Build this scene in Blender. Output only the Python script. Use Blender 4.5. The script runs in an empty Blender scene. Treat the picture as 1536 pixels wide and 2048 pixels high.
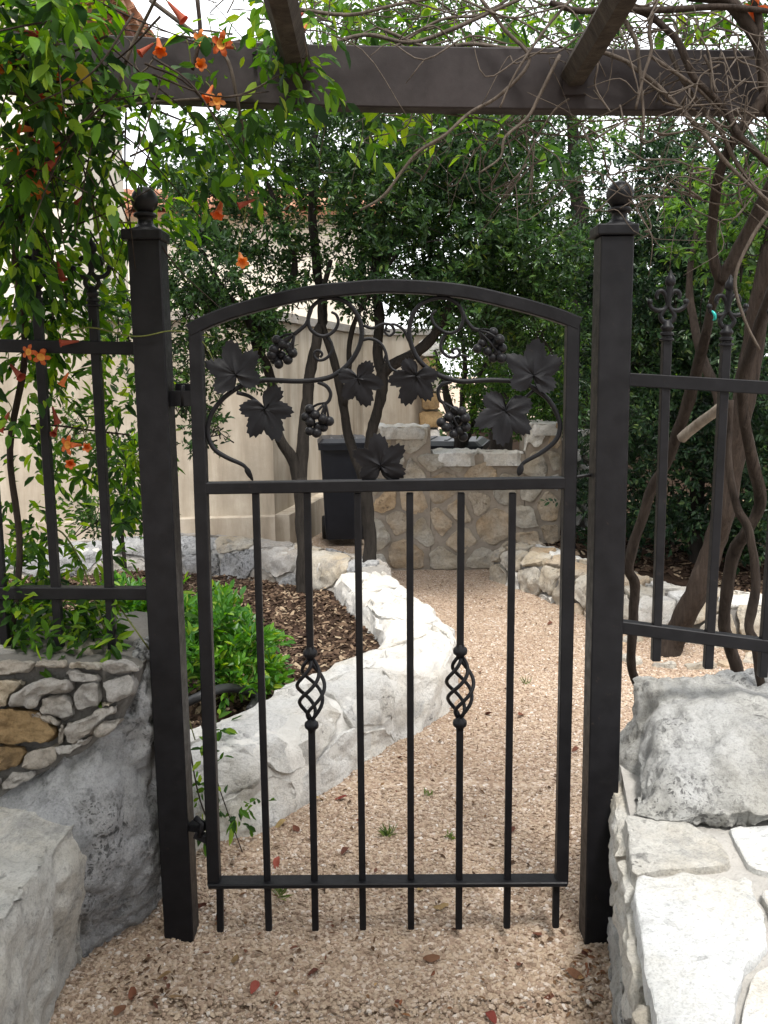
import bpy, bmesh, math, random
import numpy as np
from mathutils import Vector, Matrix, noise

# ------------------------------------------------------------------ camera, sky, sun, exposure
SC = bpy.context.scene
COL = SC.collection
F_PX, PITCH, ROLL = 1850.0, math.radians(8.67), -0.008
CAM = Vector((0.0, -2.14, 1.41))
RM = Matrix.Rotation(math.pi / 2 - PITCH, 3, 'X') @ Matrix.Rotation(ROLL, 3, 'Z')
cd = bpy.data.cameras.new("camera")
cd.sensor_fit = 'VERTICAL'
cd.sensor_height = 36.0
cd.lens = 36.0 * F_PX / 2048.0
cd.clip_start = 0.02
cd.clip_end = 600
cam = bpy.data.objects.new("camera", cd)
COL.objects.link(cam)
cam.location = CAM
cam.rotation_euler = RM.to_euler()
SC.camera = cam

SUN_EL, SUN_AZ = math.radians(62), math.radians(168)      # azimuth clockwise from +Y: behind the camera, a little to the right
world = bpy.data.worlds.new("World")
SC.world = world
world.use_nodes = True
wn, wl = world.node_tree.nodes, world.node_tree.links
wn.clear()
wo = wn.new("ShaderNodeOutputWorld")
bg = wn.new("ShaderNodeBackground")
sky = wn.new("ShaderNodeTexSky")
sky.sky_type = 'NISHITA'
sky.sun_disc = False
sky.sun_elevation = SUN_EL
sky.sun_rotation = SUN_AZ
sky.dust_density = 3.0
mixw = wn.new("ShaderNodeMix")
mixw.data_type = 'RGBA'
mixw.inputs[0].default_value = 0.82                      # cloud cover over the blue
mixw.inputs[7].default_value = (10.4, 10.5, 10.7, 1)
wl.new(sky.outputs[0], mixw.inputs[6])
wl.new(mixw.outputs[2], bg.inputs[0])
bg.inputs[1].default_value = 0.074
wl.new(bg.outputs[0], wo.inputs[0])
sd = bpy.data.lights.new("sun", 'SUN')
sd.energy = 1.5
sd.angle = math.radians(12)
sd.color = (1.0, 0.965, 0.91)
sun = bpy.data.objects.new("sun", sd)
COL.objects.link(sun)
to_sun = Vector((math.sin(SUN_AZ) * math.cos(SUN_EL), math.cos(SUN_AZ) * math.cos(SUN_EL), math.sin(SUN_EL)))
sun.rotation_euler = to_sun.to_track_quat('Z', 'Y').to_euler()
sun.location = to_sun * 30
SC.view_settings.view_transform = 'Standard'
SC.view_settings.look = 'None'
SC.view_settings.gamma = 1.0
SC.view_settings.use_curve_mapping = False
SC.view_settings.exposure = 1.72
SC.cycles.max_bounces = 8
SC.cycles.transparent_max_bounces = 8

# ------------------------------------------------------------------ helpers
rng = np.random.default_rng(11)
R = random.Random(5)


def ray(px, py):
    return RM @ Vector(((px - 768) / F_PX, (1024 - py) / F_PX, -1.0))


def P(px, py, y=0.0):
    """the point at depth y that the photograph shows at this pixel"""
    d = ray(px, py)
    return CAM + d * ((y - CAM.y) / d.y)


def G(px, py, z=0.0):
    d = ray(px, py)
    return CAM + d * ((z - CAM.z) / d.z)


WLOC = {}


def tag(o, label=None, cat=None, group=None, kind=None):
    if label: o['label'] = label
    if cat: o['category'] = cat
    if group: o['group'] = group
    if kind: o['kind'] = kind
    return o


def thing(name, loc, label, cat, group=None):
    o = bpy.data.objects.new(name, None)
    o.empty_display_size = 0.1
    COL.objects.link(o)
    o.location = loc
    WLOC[o.as_pointer()] = Vector(loc)
    return tag(o, label, cat, group)


def ploc(parent):
    return WLOC[parent.as_pointer()] if parent else Vector((0, 0, 0))


def place(name, me, parent, loc, rot=None, scale=None):
    """an object that uses the mesh me, its origin at the world point loc"""
    o = bpy.data.objects.new(name, me)
    COL.objects.link(o)
    loc = Vector(loc)
    if parent: o.parent = parent
    o.location = loc - ploc(parent)
    if rot is not None: o.rotation_euler = rot
    if scale is not None: o.scale = scale if hasattr(scale, '__len__') else (scale,) * 3
    WLOC[o.as_pointer()] = loc
    return o


def shade(me, smooth):
    me.polygons.foreach_set('use_smooth', [bool(smooth)] * len(me.polygons))


def mk(name, V, F, mat, parent=None, smooth=False, auto=None, origin=None):
    """ONE mesh object from world-space vertices"""
    V = [Vector(v) for v in V]
    if origin is None:
        origin = sum(V, Vector((0, 0, 0))) / max(1, len(V))
        if parent is None: origin.z = min(v.z for v in V)
    me = bpy.data.meshes.new(name)
    me.from_pydata([v - origin for v in V], [], F)
    me.materials.append(mat)
    shade(me, smooth)
    if auto is not None:
        me.set_sharp_from_angle(angle=math.radians(auto))
    me.update()
    return place(name, me, parent, origin)


def np_mesh(name, V, F, mat, smooth=False):
    """fast mesh from numpy arrays; F is (n,4) or (n,3)"""
    me = bpy.data.meshes.new(name)
    n, k = F.shape
    me.vertices.add(len(V)); me.vertices.foreach_set('co', V.astype(np.float32).ravel())
    me.loops.add(n * k); me.loops.foreach_set('vertex_index', F.astype(np.int32).ravel())
    me.polygons.add(n)
    me.polygons.foreach_set('loop_start', np.arange(0, n * k, k, dtype=np.int32))
    me.polygons.foreach_set('loop_total', np.full(n, k, dtype=np.int32))
    me.polygons.foreach_set('use_smooth', np.full(n, smooth))
    me.update(calc_edges=True)
    me.materials.append(mat)
    return me


class MB:
    """collects shapes of ONE part"""
    def __init__(s): s.V, s.F = [], []
    def add(s, V, F):
        o = len(s.V)
        s.V += [Vector(v) for v in V]
        s.F += [[i + o for i in f] for f in F]
        return s
    def build(s, name, mat, parent=None, smooth=False, auto=None, origin=None):
        return mk(name, s.V, s.F, mat, parent, smooth, auto, origin)


def prism(p0, p1, w, d, n=Vector((0, -1, 0)), ch=0.0025):
    """a chamfered square bar from p0 to p1; w across, d along the normal n"""
    p0, p1 = Vector(p0), Vector(p1)
    a = (p1 - p0).normalized()
    s = a.cross(n).normalized()
    n = s.cross(a).normalized()
    hw, hd = w / 2, d / 2
    prof = [(-hw, -hd + ch), (-hw + ch, -hd), (hw - ch, -hd), (hw, -hd + ch), (hw, hd - ch), (hw - ch, hd), (-hw + ch, hd), (-hw, hd - ch)]
    V = []
    L = (p1 - p0).length
    for t, k in ((0, 1 - ch / hw * .8), (ch, 1), (L - ch, 1), (L, 1 - ch / hw * .8)):
        V += [p0 + a * t + s * (x * k) + n * (y * k) for x, y in prof]
    F = []
    for r in range(3):
        for i in range(8):
            j = (i + 1) % 8
            F.append([r * 8 + i, r * 8 + j, (r + 1) * 8 + j, (r + 1) * 8 + i])
    F += [list(range(7, -1, -1)), list(range(24, 32))]
    return V, F


def crom(pts, n=6):
    """smooth curve through the points (Catmull-Rom)"""
    p = [Vector(q) for q in pts]
    if len(p) < 3:
        return [p[0].lerp(p[-1], i / n) for i in range(n + 1)]
    p = [p[0] * 2 - p[1]] + p + [p[-1] * 2 - p[-2]]
    out = []
    for i in range(1, len(p) - 2):
        a, b, c, d = p[i - 1:i + 3]
        for k in range(n):
            t = k / n
            out.append(0.5 * ((2 * b) + (c - a) * t + (2 * a - 5 * b + 4 * c - d) * t * t + (3 * b - a - 3 * c + d) * t ** 3))
    out.append(p[-2])
    return out


def tube(pts, r, sides=8, jit=0.0, cap=True, flat=1.0):
    """round rod along pts; r is one radius or a list spread over the length"""
    n = len(pts)
    if not hasattr(r, '__len__'): r = [r]
    def rad(i):
        t = i / max(1, n - 1) * (len(r) - 1)
        k = min(int(t), len(r) - 2) if len(r) > 1 else 0
        return r[k] if len(r) == 1 else r[k] + (r[k + 1] - r[k]) * (t - k)
    V, F = [], []
    t0 = (pts[1] - pts[0]).normalized()
    u = t0.cross(Vector((0.31, 0.9, 0.2))).normalized()
    for i, p in enumerate(pts):
        a = (pts[min(i + 1, n - 1)] - pts[max(i - 1, 0)]).normalized()
        u = (u - a * u.dot(a)).normalized()
        w = a.cross(u)
        for k in range(sides):
            th = 2 * math.pi * k / sides
            q = rad(i)
            if jit: q *= 1 + jit * (noise.noise(Vector((p.x * 9 + math.cos(th) * 1.3, p.y * 9 + math.sin(th) * 1.3, p.z * 9))) + .7 * noise.noise(Vector((math.cos(th) * 2.6 + 7, math.sin(th) * 2.6, p.z * 26 + p.x * 12))))
            V.append(p + u * (math.cos(th) * q) + w * (math.sin(th) * q * flat))
    for i in range(n - 1):
        for k in range(sides):
            j = (k + 1) % sides
            F.append([i * sides + k, i * sides + j, (i + 1) * sides + j, (i + 1) * sides + k])
    if cap:
        F.append(list(range(sides - 1, -1, -1)))
        F.append([(n - 1) * sides + k for k in range(sides)])
    return V, F


def lathe(prof, c, n=20):
    """prof: (radius, height) pairs turned about the vertical through c"""
    c = Vector(c)
    V, F = [], []
    for r, z in prof:
        for k in range(n):
            a = 2 * math.pi * k / n
            V.append(c + Vector((r * math.cos(a), r * math.sin(a), z)))
    for i in range(len(prof) - 1):
        for k in range(n):
            j = (k + 1) % n
            F.append([i * n + k, i * n + j, (i + 1) * n + j, (i + 1) * n + k])
    F.append(list(range(n - 1, -1, -1)))
    F.append([(len(prof) - 1) * n + k for k in range(n)])
    return V, F


def sphere_prof(r, cz, n=9, a0=-90, a1=90):
    return [(max(0.0004, r * math.cos(math.radians(a0 + (a1 - a0) * i / n))), cz + r * math.sin(math.radians(a0 + (a1 - a0) * i / n))) for i in range(n + 1)]


def box(c, s, rz=0.0):
    c = Vector(c)
    M = Matrix.Rotation(rz, 3, 'Z')
    V = [c + M @ Vector((x * s[0] / 2, y * s[1] / 2, z * s[2] / 2)) for x in (-1, 1) for y in (-1, 1) for z in (-1, 1)]
    F = [[0, 1, 3, 2], [4, 6, 7, 5], [0, 4, 5, 1], [2, 3, 7, 6], [0, 2, 6, 4], [1, 5, 7, 3]]
    return V, F


def fbm(p, oct=4, s=1.0):
    return noise.fractal(Vector(p) * s, 0.9, 2.1, oct)


# ------------------------------------------------------------------ materials
class Mat:
    def __init__(s, name, rough=0.8, spec=0.3):
        s.m = bpy.data.materials.new(name)
        s.m.use_nodes = True
        s.n, s.l = s.m.node_tree.nodes, s.m.node_tree.links
        s.b = s.n['Principled BSDF']
        s.b.inputs['Roughness'].default_value = rough
        s.b.inputs['Specular IOR Level'].default_value = spec
        s.tc = s.n.new('ShaderNodeTexCoord')
        s.oi = s.n.new('ShaderNodeObjectInfo')
        add = s.n.new('ShaderNodeVectorMath'); add.operation = 'ADD'
        mul = s.n.new('ShaderNodeMath'); mul.operation = 'MULTIPLY'; mul.inputs[1].default_value = 37.0
        s.l.new(s.oi.outputs['Random'], mul.inputs[0])
        s.l.new(s.tc.outputs['Object'], add.inputs[0])
        s.l.new(mul.outputs[0], add.inputs[1])
        s.co = add.outputs[0]
        s.bump_in = None
    def scaled(s, v):
        m = s.n.new('ShaderNodeMapping')
        m.inputs['Scale'].default_value = v
        s.l.new(s.co, m.inputs['Vector'])
        return m.outputs[0]
    def noise(s, scale, detail=6, rough=0.6, co=None, dist=0.0):
        t = s.n.new('ShaderNodeTexNoise')
        t.inputs['Scale'].default_value = scale
        t.inputs['Detail'].default_value = detail
        t.inputs['Roughness'].default_value = rough
        t.inputs['Distortion'].default_value = dist
        s.l.new(co or s.co, t.inputs['Vector'])
        return t.outputs['Fac']
    def voro(s, scale, feature='F1', co=None, rnd=1.0):
        t = s.n.new('ShaderNodeTexVoronoi')
        t.feature = feature
        t.inputs['Scale'].default_value = scale
        t.inputs['Randomness'].default_value = rnd
        s.l.new(co or s.co, t.inputs['Vector'])
        return t.outputs['Distance']
    def ramp(s, fac, stops, interp='LINEAR'):
        r = s.n.new('ShaderNodeValToRGB')
        r.color_ramp.interpolation = interp
        e = r.color_ramp.elements
        while len(e) < len(stops): e.new(0.5)
        for i, (p, c) in enumerate(stops):
            e[i].position = p
            e[i].color = (*(c if hasattr(c, '__len__') else (c, c, c)), 1)
        s.l.new(fac, r.inputs[0])
        return r.outputs[0]
    def mix(s, fac, a, b, mode='MIX'):
        m = s.n.new('ShaderNodeMix'); m.data_type = 'RGBA'; m.blend_type = mode
        for i, v in ((0, fac), (6, a), (7, b)):
            if isinstance(v, bpy.types.NodeSocket): s.l.new(v, m.inputs[i])
            else: m.inputs[i].default_value = v if i == 0 else (*v, 1)
        return m.outputs[2]
    def math(s, op, a, b=0.0):
        m = s.n.new('ShaderNodeMath'); m.operation = op
        for i, v in ((0, a), (1, b)):
            if isinstance(v, bpy.types.NodeSocket): s.l.new(v, m.inputs[i])
            else: m.inputs[i].default_value = v
        return m.outputs[0]
    def color(s, sock):
        if isinstance(sock, bpy.types.NodeSocket): s.l.new(sock, s.b.inputs['Base Color'])
        else: s.b.inputs['Base Color'].default_value = (*sock, 1)
        return s
    def rough(s, sock): s.l.new(sock, s.b.inputs['Roughness']); return s
    def bump(s, h, dist=0.01, strength=1.0):
        b = s.n.new('ShaderNodeBump')
        b.inputs['Distance'].default_value = dist
        b.inputs['Strength'].default_value = strength
        s.l.new(h, b.inputs['Height'])
        if s.bump_in: s.l.new(s.bump_in, b.inputs['Normal'])
        s.bump_in = b.outputs[0]
        s.l.new(s.bump_in, s.b.inputs['Normal'])
        return s


def m_iron(name, c, rough=0.42):
    m = Mat(name, rough, 0.20)
    n = m.noise(22, 5)
    worn = m.ramp(m.noise(75, 8, 0.7), [(0.63, 0), (0.70, 1)])
    base = m.mix(m.ramp(n, [(0.35, 0), (0.75, 1)]), c, tuple(v * 1.5 + 0.003 for v in c))
    m.color(m.mix(m.math('MULTIPLY', worn, .5), base, (0.045, 0.032, 0.024)))
    m.rough(m.ramp(m.noise(40, 4), [(0.3, rough - 0.06), (0.7, rough + 0.14)]))
    m.bump(m.noise(900, 2), 0.0006, 0.35).bump(m.noise(30, 4), 0.0012, 0.5)
    return m.m


M = {}
M['iron'] = m_iron('iron', (0.0056, 0.0055, 0.0068))
M['iron_leaf'] = m_iron('iron_leaf', (0.0060, 0.0058, 0.0074), 0.5)
M['beam'] = m_iron('beam_steel', (0.023, 0.0185, 0.0185), 0.6)


def m_bark(name, c0, c1, sc=1.0, depth=0.012):
    m = Mat(name, 0.9, 0.15)
    co = m.scaled((14 * sc, 14 * sc, 2.2 * sc))
    f = m.noise(3.2, 8, 0.65, co, 0.6)
    g = m.noise(60 * sc, 4)
    m.color(m.mix(m.ramp(g, [(0.3, 0), (0.7, 0.5)]), m.ramp(f, [(0.3, c0), (0.55, tuple((a + b) / 2 for a, b in zip(c0, c1))), (0.75, c1)]), tuple(v * 0.75 for v in c1)))
    m.bump(f, depth, 0.9).bump(g, 0.003, 0.5)
    return m.m


M['bark'] = m_bark('dark_bark', (0.008, 0.007, 0.006), (0.040, 0.034, 0.029))
M['vine_bark'] = m_bark('stringy_vine_bark', (0.011, 0.008, 0.0065), (0.065, 0.049, 0.039), 1.6, 0.008)
M['twig'] = m_bark('dry_twig', (0.03, 0.024, 0.019), (0.145, 0.118, 0.096), 2.5, 0.003)
M['pale_wood'] = m_bark('bleached_wood', (0.16, 0.13, 0.10), (0.36, 0.31, 0.26), 1.5, 0.006)
M['green_stem'] = m_bark('green_stem', (0.06, 0.075, 0.02), (0.15, 0.16, 0.05), 2, 0.001)
M['rafter'] = m_bark('weathered_timber', (0.012, 0.010, 0.008), (0.075, 0.062, 0.05), 0.8, 0.006)


def m_stone(name, base, tint, stain, pit=0.5, pitscale=38, bump=0.02, stain_lo=0.5, spots=0.0):
    """limestone: chalky base, warm tint in patches, grey weathering, grain, and clusters of small dark holes"""
    m = Mat(name, 0.9, 0.15)
    big = m.noise(2.6, 6, 0.65)
    mid = m.noise(8, 12, 0.74)
    fine = m.noise(55, 8, 0.75)
    grit = m.noise(210, 3, 0.6)
    c = m.mix(m.ramp(big, [(0.42, 0), (0.62, 1)]), base, tint)
    c = m.mix(m.ramp(mid, [(stain_lo, 0), (stain_lo + 0.10, 0.75), (stain_lo + 0.2, 1)]), c, stain)
    c = m.mix(1.0, c, m.ramp(fine, [(0.30, 0.62), (0.46, 0.95), (0.70, 1.08)]), 'MULTIPLY')
    c = m.mix(1.0, c, m.ramp(grit, [(0.34, 0.80), (0.5, 1.0)]), 'MULTIPLY')
    # holes: cells warped by noise, only where the mask says the stone is porous
    warp = m.n.new('ShaderNodeVectorMath'); warp.operation = 'MULTIPLY_ADD'
    nz = m.n.new('ShaderNodeTexNoise'); nz.inputs['Scale'].default_value = 30; nz.inputs['Detail'].default_value = 4
    m.l.new(m.co, nz.inputs['Vector'])
    m.l.new(nz.outputs['Color'], warp.inputs[0]); warp.inputs[1].default_value = (0.055,) * 3; m.l.new(m.co, warp.inputs[2])
    hole = m.math('MINIMUM', m.voro(pitscale, co=warp.outputs[0]), m.math('MULTIPLY', m.voro(pitscale * 2.2, co=warp.outputs[0]), 1.25))
    mask = m.ramp(m.noise(4.5, 6, 0.65), [(0.60 - 0.26 * pit, 0), (0.72 - 0.20 * pit, 1)])
    pm = m.math('MULTIPLY', m.ramp(hole, [(0.16 + 0.12 * pit, 1), (0.34 + 0.16 * pit, 0)]), mask)
    c = m.mix(m.math('MULTIPLY', pm, min(0.95, 0.5 + pit * .6)), c, tuple(v * 0.22 for v in stain))
    if spots:
        lich = m.ramp(m.noise(13, 10, 0.75), [(0.54, 0), (0.62, 1)])
        c = m.mix(m.math('MULTIPLY', lich, spots), c, (0.085, 0.088, 0.09))
    oir = m.ramp(m.oi.outputs['Random'], [(0, 0.76), (1, 1.0)])
    c = m.mix(1.0, c, oir, 'MULTIPLY')
    m.color(c)
    m.bump(mid, bump * 1.6, 0.9).bump(m.math('SUBTRACT', 1.0, pm), 0.014 * (0.35 + pit), 0.9).bump(fine, 0.009, 0.8).bump(grit, 0.002, 0.6)
    return m.m


M['white_stone'] = m_stone('white_limestone', (0.76, 0.745, 0.71), (0.70, 0.655, 0.58), (0.46, 0.455, 0.44), 0.22, 30, 0.018, 0.56)
M['slab'] = m_stone('white_slab', (0.64, 0.645, 0.64), (0.58, 0.565, 0.52), (0.44, 0.45, 0.455), 0.16, 15, 0.008, 0.55)
M['warm_stone'] = m_stone('warm_limestone', (0.56, 0.48, 0.38), (0.52, 0.38, 0.24), (0.33, 0.28, 0.23), 0.28, 30, 0.018, 0.56)
M['pale_stone'] = m_stone('pale_limestone', (0.56, 0.52, 0.45), (0.50, 0.42, 0.31), (0.30, 0.28, 0.25), 0.22, 28, 0.02, 0.52)
M['grey_stone'] = m_stone('grey_limestone', (0.40, 0.38, 0.355), (0.36, 0.32, 0.27), (0.25, 0.24, 0.23), 0.08, 30, 0.012, 0.55)
M['ochre_stone'] = m_stone('ochre_stone', (0.30, 0.20, 0.10), (0.36, 0.25, 0.13), (0.20, 0.14, 0.085), 0.2, 40, 0.015, 0.5)
M['boulder'] = m_stone('pitted_grey_boulder', (0.47, 0.47, 0.475), (0.42, 0.415, 0.40), (0.30, 0.305, 0.31), 0.55, 40, 0.03, 0.50, 0.22)
M['boulder_pale'] = m_stone('pale_pitted_boulder', (0.66, 0.66, 0.645), (0.56, 0.545, 0.50), (0.40, 0.40, 0.395), 0.40, 40, 0.025, 0.52, 0.18)
M['bench_stone'] = m_stone('buff_white_limestone', (0.72, 0.70, 0.65), (0.64, 0.585, 0.49), (0.42, 0.41, 0.39), 0.22, 26, 0.02, 0.54, 0.15)


def m_mortar(name, c):
    m = Mat(name, 0.95, 0.1)
    f = m.noise(120, 5, 0.7)
    g = m.noise(6, 4)
    m.color(m.mix(m.ramp(g, [(0.35, 0), (0.7, 1)]), tuple(v * 0.8 for v in c), tuple(v * 1.15 for v in c)))
    m.bump(f, 0.006, 0.9).bump(m.noise(24, 8, 0.7), 0.012, 0.8).bump(g, 0.01, 0.4)
    return m.m


M['mortar'] = m_mortar('grey_mortar', (0.165, 0.155, 0.142))
M['mortar_white'] = m_mortar('chalky_mortar', (0.60, 0.58, 0.54))
M['mortar_warm'] = m_mortar('buff_mortar', (0.33, 0.285, 0.235))
M['mortar_pale'] = m_mortar('pale_mortar', (0.46, 0.44, 0.41))

m = Mat('stucco', 0.93, 0.12)
streak = m.noise(2.0, 6, 0.65, m.scaled((3.0, 3.0, 0.35)))
blot = m.noise(1.6, 6, 0.65)
c = m.ramp(streak, [(0.30, (0.24, 0.20, 0.155)), (0.46, (0.36, 0.31, 0.245)), (0.6, (0.44, 0.39, 0.32)), (0.75, (0.49, 0.44, 0.37))])
c = m.mix(m.ramp(blot, [(0.48, 0), (0.66, 0.7)]), c, (0.26, 0.225, 0.18))
m.color(c).bump(m.noise(90, 5, 0.7), 0.004, 0.5).bump(blot, 0.01, 0.3)
M['stucco'] = m.m
m = Mat('house_render', 0.93, 0.12)
m.color(m.ramp(m.noise(1.2, 5), [(0.3, (0.60, 0.55, 0.46)), (0.7, (0.70, 0.65, 0.56))])).bump(m.noise(60, 4), 0.004, 0.4)
M['house'] = m.m
m = Mat('clay_tile', 0.85, 0.2)
m.color(m.ramp(m.math('ADD', m.math('MULTIPLY', m.noise(6, 5), 0.6), m.math('MULTIPLY', m.oi.outputs['Random'], 0.4)), [(0.25, (0.20, 0.085, 0.05)), (0.55, (0.36, 0.18, 0.11)), (0.8, (0.46, 0.29, 0.20))])).bump(m.noise(40, 4), 0.004, 0.5)
M['tile'] = m.m
m = Mat('soffit_paint', 0.7)
m.color((0.15, 0.055, 0.03))
M['soffit'] = m.m
m = Mat('window_glass', 0.08, 0.6)
m.color((0.02, 0.025, 0.03))
M['glass'] = m.m
m = Mat('dark_bin_plastic', 0.42, 0.4)
m.color(m.ramp(m.noise(9, 4), [(0.3, (0.005, 0.006, 0.010)), (0.8, (0.012, 0.014, 0.020))])).bump(m.noise(300, 2), 0.001, 0.3)
M['bin'] = m.m
m = Mat('black_rubber', 0.5, 0.4)
m.color(m.ramp(m.noise(20, 4), [(0.3, (0.012, 0.012, 0.013)), (0.8, (0.035, 0.035, 0.036))]))
M['rubber'] = m.m
m = Mat('teal_plastic', 0.35, 0.5)
m.color((0.01, 0.36, 0.33))
M['teal'] = m.m

# ground
m = Mat('gravel_ground', 0.95, 0.1)
cells = m.n.new('ShaderNodeTexVoronoi'); cells.inputs['Scale'].default_value = 95
m.l.new(m.tc.outputs['Object'], cells.inputs['Vector'])
sep = m.n.new('ShaderNodeSeparateColor'); m.l.new(cells.outputs['Color'], sep.inputs[0])
GR = [(0.0, (0.19, 0.135, 0.095)), (0.18, (0.30, 0.215, 0.158)), (0.45, (0.375, 0.285, 0.205)), (0.72, (0.425, 0.335, 0.25)), (0.94, (0.49, 0.40, 0.33)), (1.0, (0.62, 0.57, 0.52))]
c = m.ramp(sep.outputs[0], GR)
c = m.mix(m.ramp(m.noise(1.7, 5, 0.65), [(0.48, 0), (0.70, 0.6)]), c, (0.22, 0.145, 0.095))
m.color(c).bump(cells.outputs['Distance'], 0.006, 0.8).bump(m.noise(30, 5), 0.006, 0.5)
M['ground'] = m.m
m = Mat('pebble', 0.85, 0.25)
c = m.ramp(m.oi.outputs['Random'], GR)
m.color(m.mix(m.ramp(m.noise(140, 4), [(0.4, 0), (0.75, 0.5)]), c, (0.24, 0.17, 0.12))).bump(m.noise(220, 4), 0.001, 0.6)
M['pebble'] = m.m
m = Mat('garden_soil', 0.97, 0.08)
m.color(m.ramp(m.noise(18, 8, 0.7), [(0.3, (0.018, 0.011, 0.008)), (0.6, (0.05, 0.032, 0.022)), (0.8, (0.09, 0.06, 0.04))])).bump(m.noise(40, 6, 0.7), 0.02, 0.8)
M['soil'] = m.m
m = Mat('bark_chip', 0.9, 0.15)
c = m.ramp(m.oi.outputs['Random'], [(0.0, (0.022, 0.013, 0.009)), (0.45, (0.055, 0.033, 0.022)), (0.7, (0.10, 0.065, 0.042)), (0.88, (0.19, 0.13, 0.085)), (1.0, (0.32, 0.25, 0.17))])
m.color(c).bump(m.noise(200, 3), 0.001, 0.5)
M['chip'] = m.m


def m_leaf(name, stops, trans=0.35, tcol=None, rough=0.42, spec=0.4, byobj=False):
    m = Mat(name, rough, spec)
    g = m.n.new('ShaderNodeNewGeometry')
    fac = m.oi.outputs['Random'] if byobj else g.outputs['Random Per Island']
    c = m.ramp(fac, stops)
    if not byobj:                                           # old and young growth in drifts
        c = m.mix(1.0, c, m.ramp(m.noise(1.5, 4, 0.6, m.tc.outputs['Object']), [(0.34, (0.60, 0.66, 0.72)), (0.5, (0.95, 0.95, 0.95)), (0.68, (1.5, 1.35, 1.0))]), 'MULTIPLY')
    m.color(c)
    t = m.n.new('ShaderNodeBsdfTranslucent')
    hs = m.n.new('ShaderNodeHueSaturation')
    hs.inputs['Hue'].default_value = 0.485
    hs.inputs['Saturation'].default_value = 1.15
    hs.inputs['Value'].default_value = 1.7
    m.l.new(c, hs.inputs['Color'])
    m.l.new(hs.outputs[0], t.inputs['Color'])
    mx = m.n.new('ShaderNodeMixShader')
    mx.inputs[0].default_value = trans
    out = m.n['Material Output']
    m.l.new(m.b.outputs[0], mx.inputs[1])
    m.l.new(t.outputs[0], mx.inputs[2])
    m.l.new(mx.outputs[0], out.inputs['Surface'])
    return m.m


M['oak'] = m_leaf('dark_tree_leaf', [(0, (0.010, 0.026, 0.009)), (0.45, (0.020, 0.050, 0.014)), (0.8, (0.036, 0.085, 0.020)), (0.97, (0.07, 0.14, 0.03)), (1, (0.14, 0.18, 0.04))], 0.30, spec=.28)
M['oak_light'] = m_leaf('light_tree_leaf', [(0, (0.024, 0.055, 0.014)), (0.5, (0.045, 0.11, 0.02)), (0.9, (0.085, 0.18, 0.03)), (1, (0.17, 0.24, 0.05))], 0.40, spec=.28)
M['shrub'] = m_leaf('shrub_leaf', [(0, (0.008, 0.021, 0.010)), (0.6, (0.017, 0.044, 0.018)), (0.93, (0.042, 0.095, 0.034)), (1, (0.12, 0.17, 0.06))], 0.25, spec=.32)
M['vine_leaf'] = m_leaf('vine_leaf', [(0, (0.014, 0.036, 0.012)), (0.35, (0.032, 0.085, 0.015)), (0.7, (0.08, 0.19, 0.022)), (1, (0.20, 0.30, 0.035))], 0.45, rough=.55, spec=.2)
M['vine_leaf_big'] = m_leaf('vine_leaf_single', [(0, (0.012, 0.03, 0.012)), (0.3, (0.028, 0.07, 0.015)), (0.6, (0.065, 0.155, 0.02)), (0.85, (0.12, 0.25, 0.025)), (0.97, (0.22, 0.32, 0.04)), (1, (0.32, 0.24, 0.05))], 0.45, rough=.55, spec=.2, byobj=True)
M['bush_leaf'] = m_leaf('bright_bush_leaf', [(0, (0.03, 0.105, 0.018)), (0.5, (0.06, 0.185, 0.026)), (0.85, (0.12, 0.27, 0.035)), (1, (0.24, 0.34, 0.05))], 0.40)
M['grass'] = m_leaf('grass_blade', [(0, (0.05, 0.10, 0.025)), (1, (0.17, 0.23, 0.06))], 0.35)
M['flower'] = m_leaf('orange_flower', [(0, (0.42, 0.10, 0.035)), (0.6, (0.54, 0.165, 0.055)), (1, (0.60, 0.25, 0.09))], 0.25, rough=0.7, spec=0.15, byobj=True)
M['flower_red'] = m_leaf('faded_red_flower', [(0, (0.17, 0.04, 0.028)), (1, (0.32, 0.085, 0.05))], 0.2, rough=0.8, spec=0.1, byobj=True)
M['throat'] = m_leaf('yellow_throat', [(0, (0.62, 0.30, 0.06)), (1, (0.68, 0.38, 0.09))], 0.25, rough=0.6, spec=0.2, byobj=True)
M['dead_leaf'] = m_leaf('dead_leaf', [(0, (0.08, 0.03, 0.02)), (0.35, (0.15, 0.06, 0.035)), (0.6, (0.14, 0.08, 0.045)), (0.85, (0.24, 0.165, 0.08)), (1, (0.30, 0.22, 0.10))], 0.1, rough=0.8, spec=0.2, byobj=True)
M['dead_red'] = m_leaf('dead_red_petal', [(0, (0.13, 0.028, 0.022)), (1, (0.30, 0.085, 0.06))], 0.12, rough=0.8, spec=0.15, byobj=True)

# ------------------------------------------------------------------ setting: ground, soil
def axis(lo, hi, fine_lo, fine_hi, step):
    a = list(np.arange(fine_lo, fine_hi + 1e-6, step))
    q, s = fine_hi, step
    while q < hi: s *= 1.5; q += s; a.append(min(q, hi))
    q, s = fine_lo, step
    while q > lo: s *= 1.5; q -= s; a.insert(0, max(q, lo))
    return a


def ground_z(x, y):
    z = 0.012 * noise.noise(Vector((x * 1.7, y * 1.7, 3))) + 0.006 * noise.noise(Vector((x * 6, y * 6, 1)))
    edge = max(0.0, abs(x) - 0.45) * 0.03
    return z + min(0.02, edge) - (0.012 if abs(x) < 0.5 and abs(y) < 0.25 else 0.0)


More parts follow.
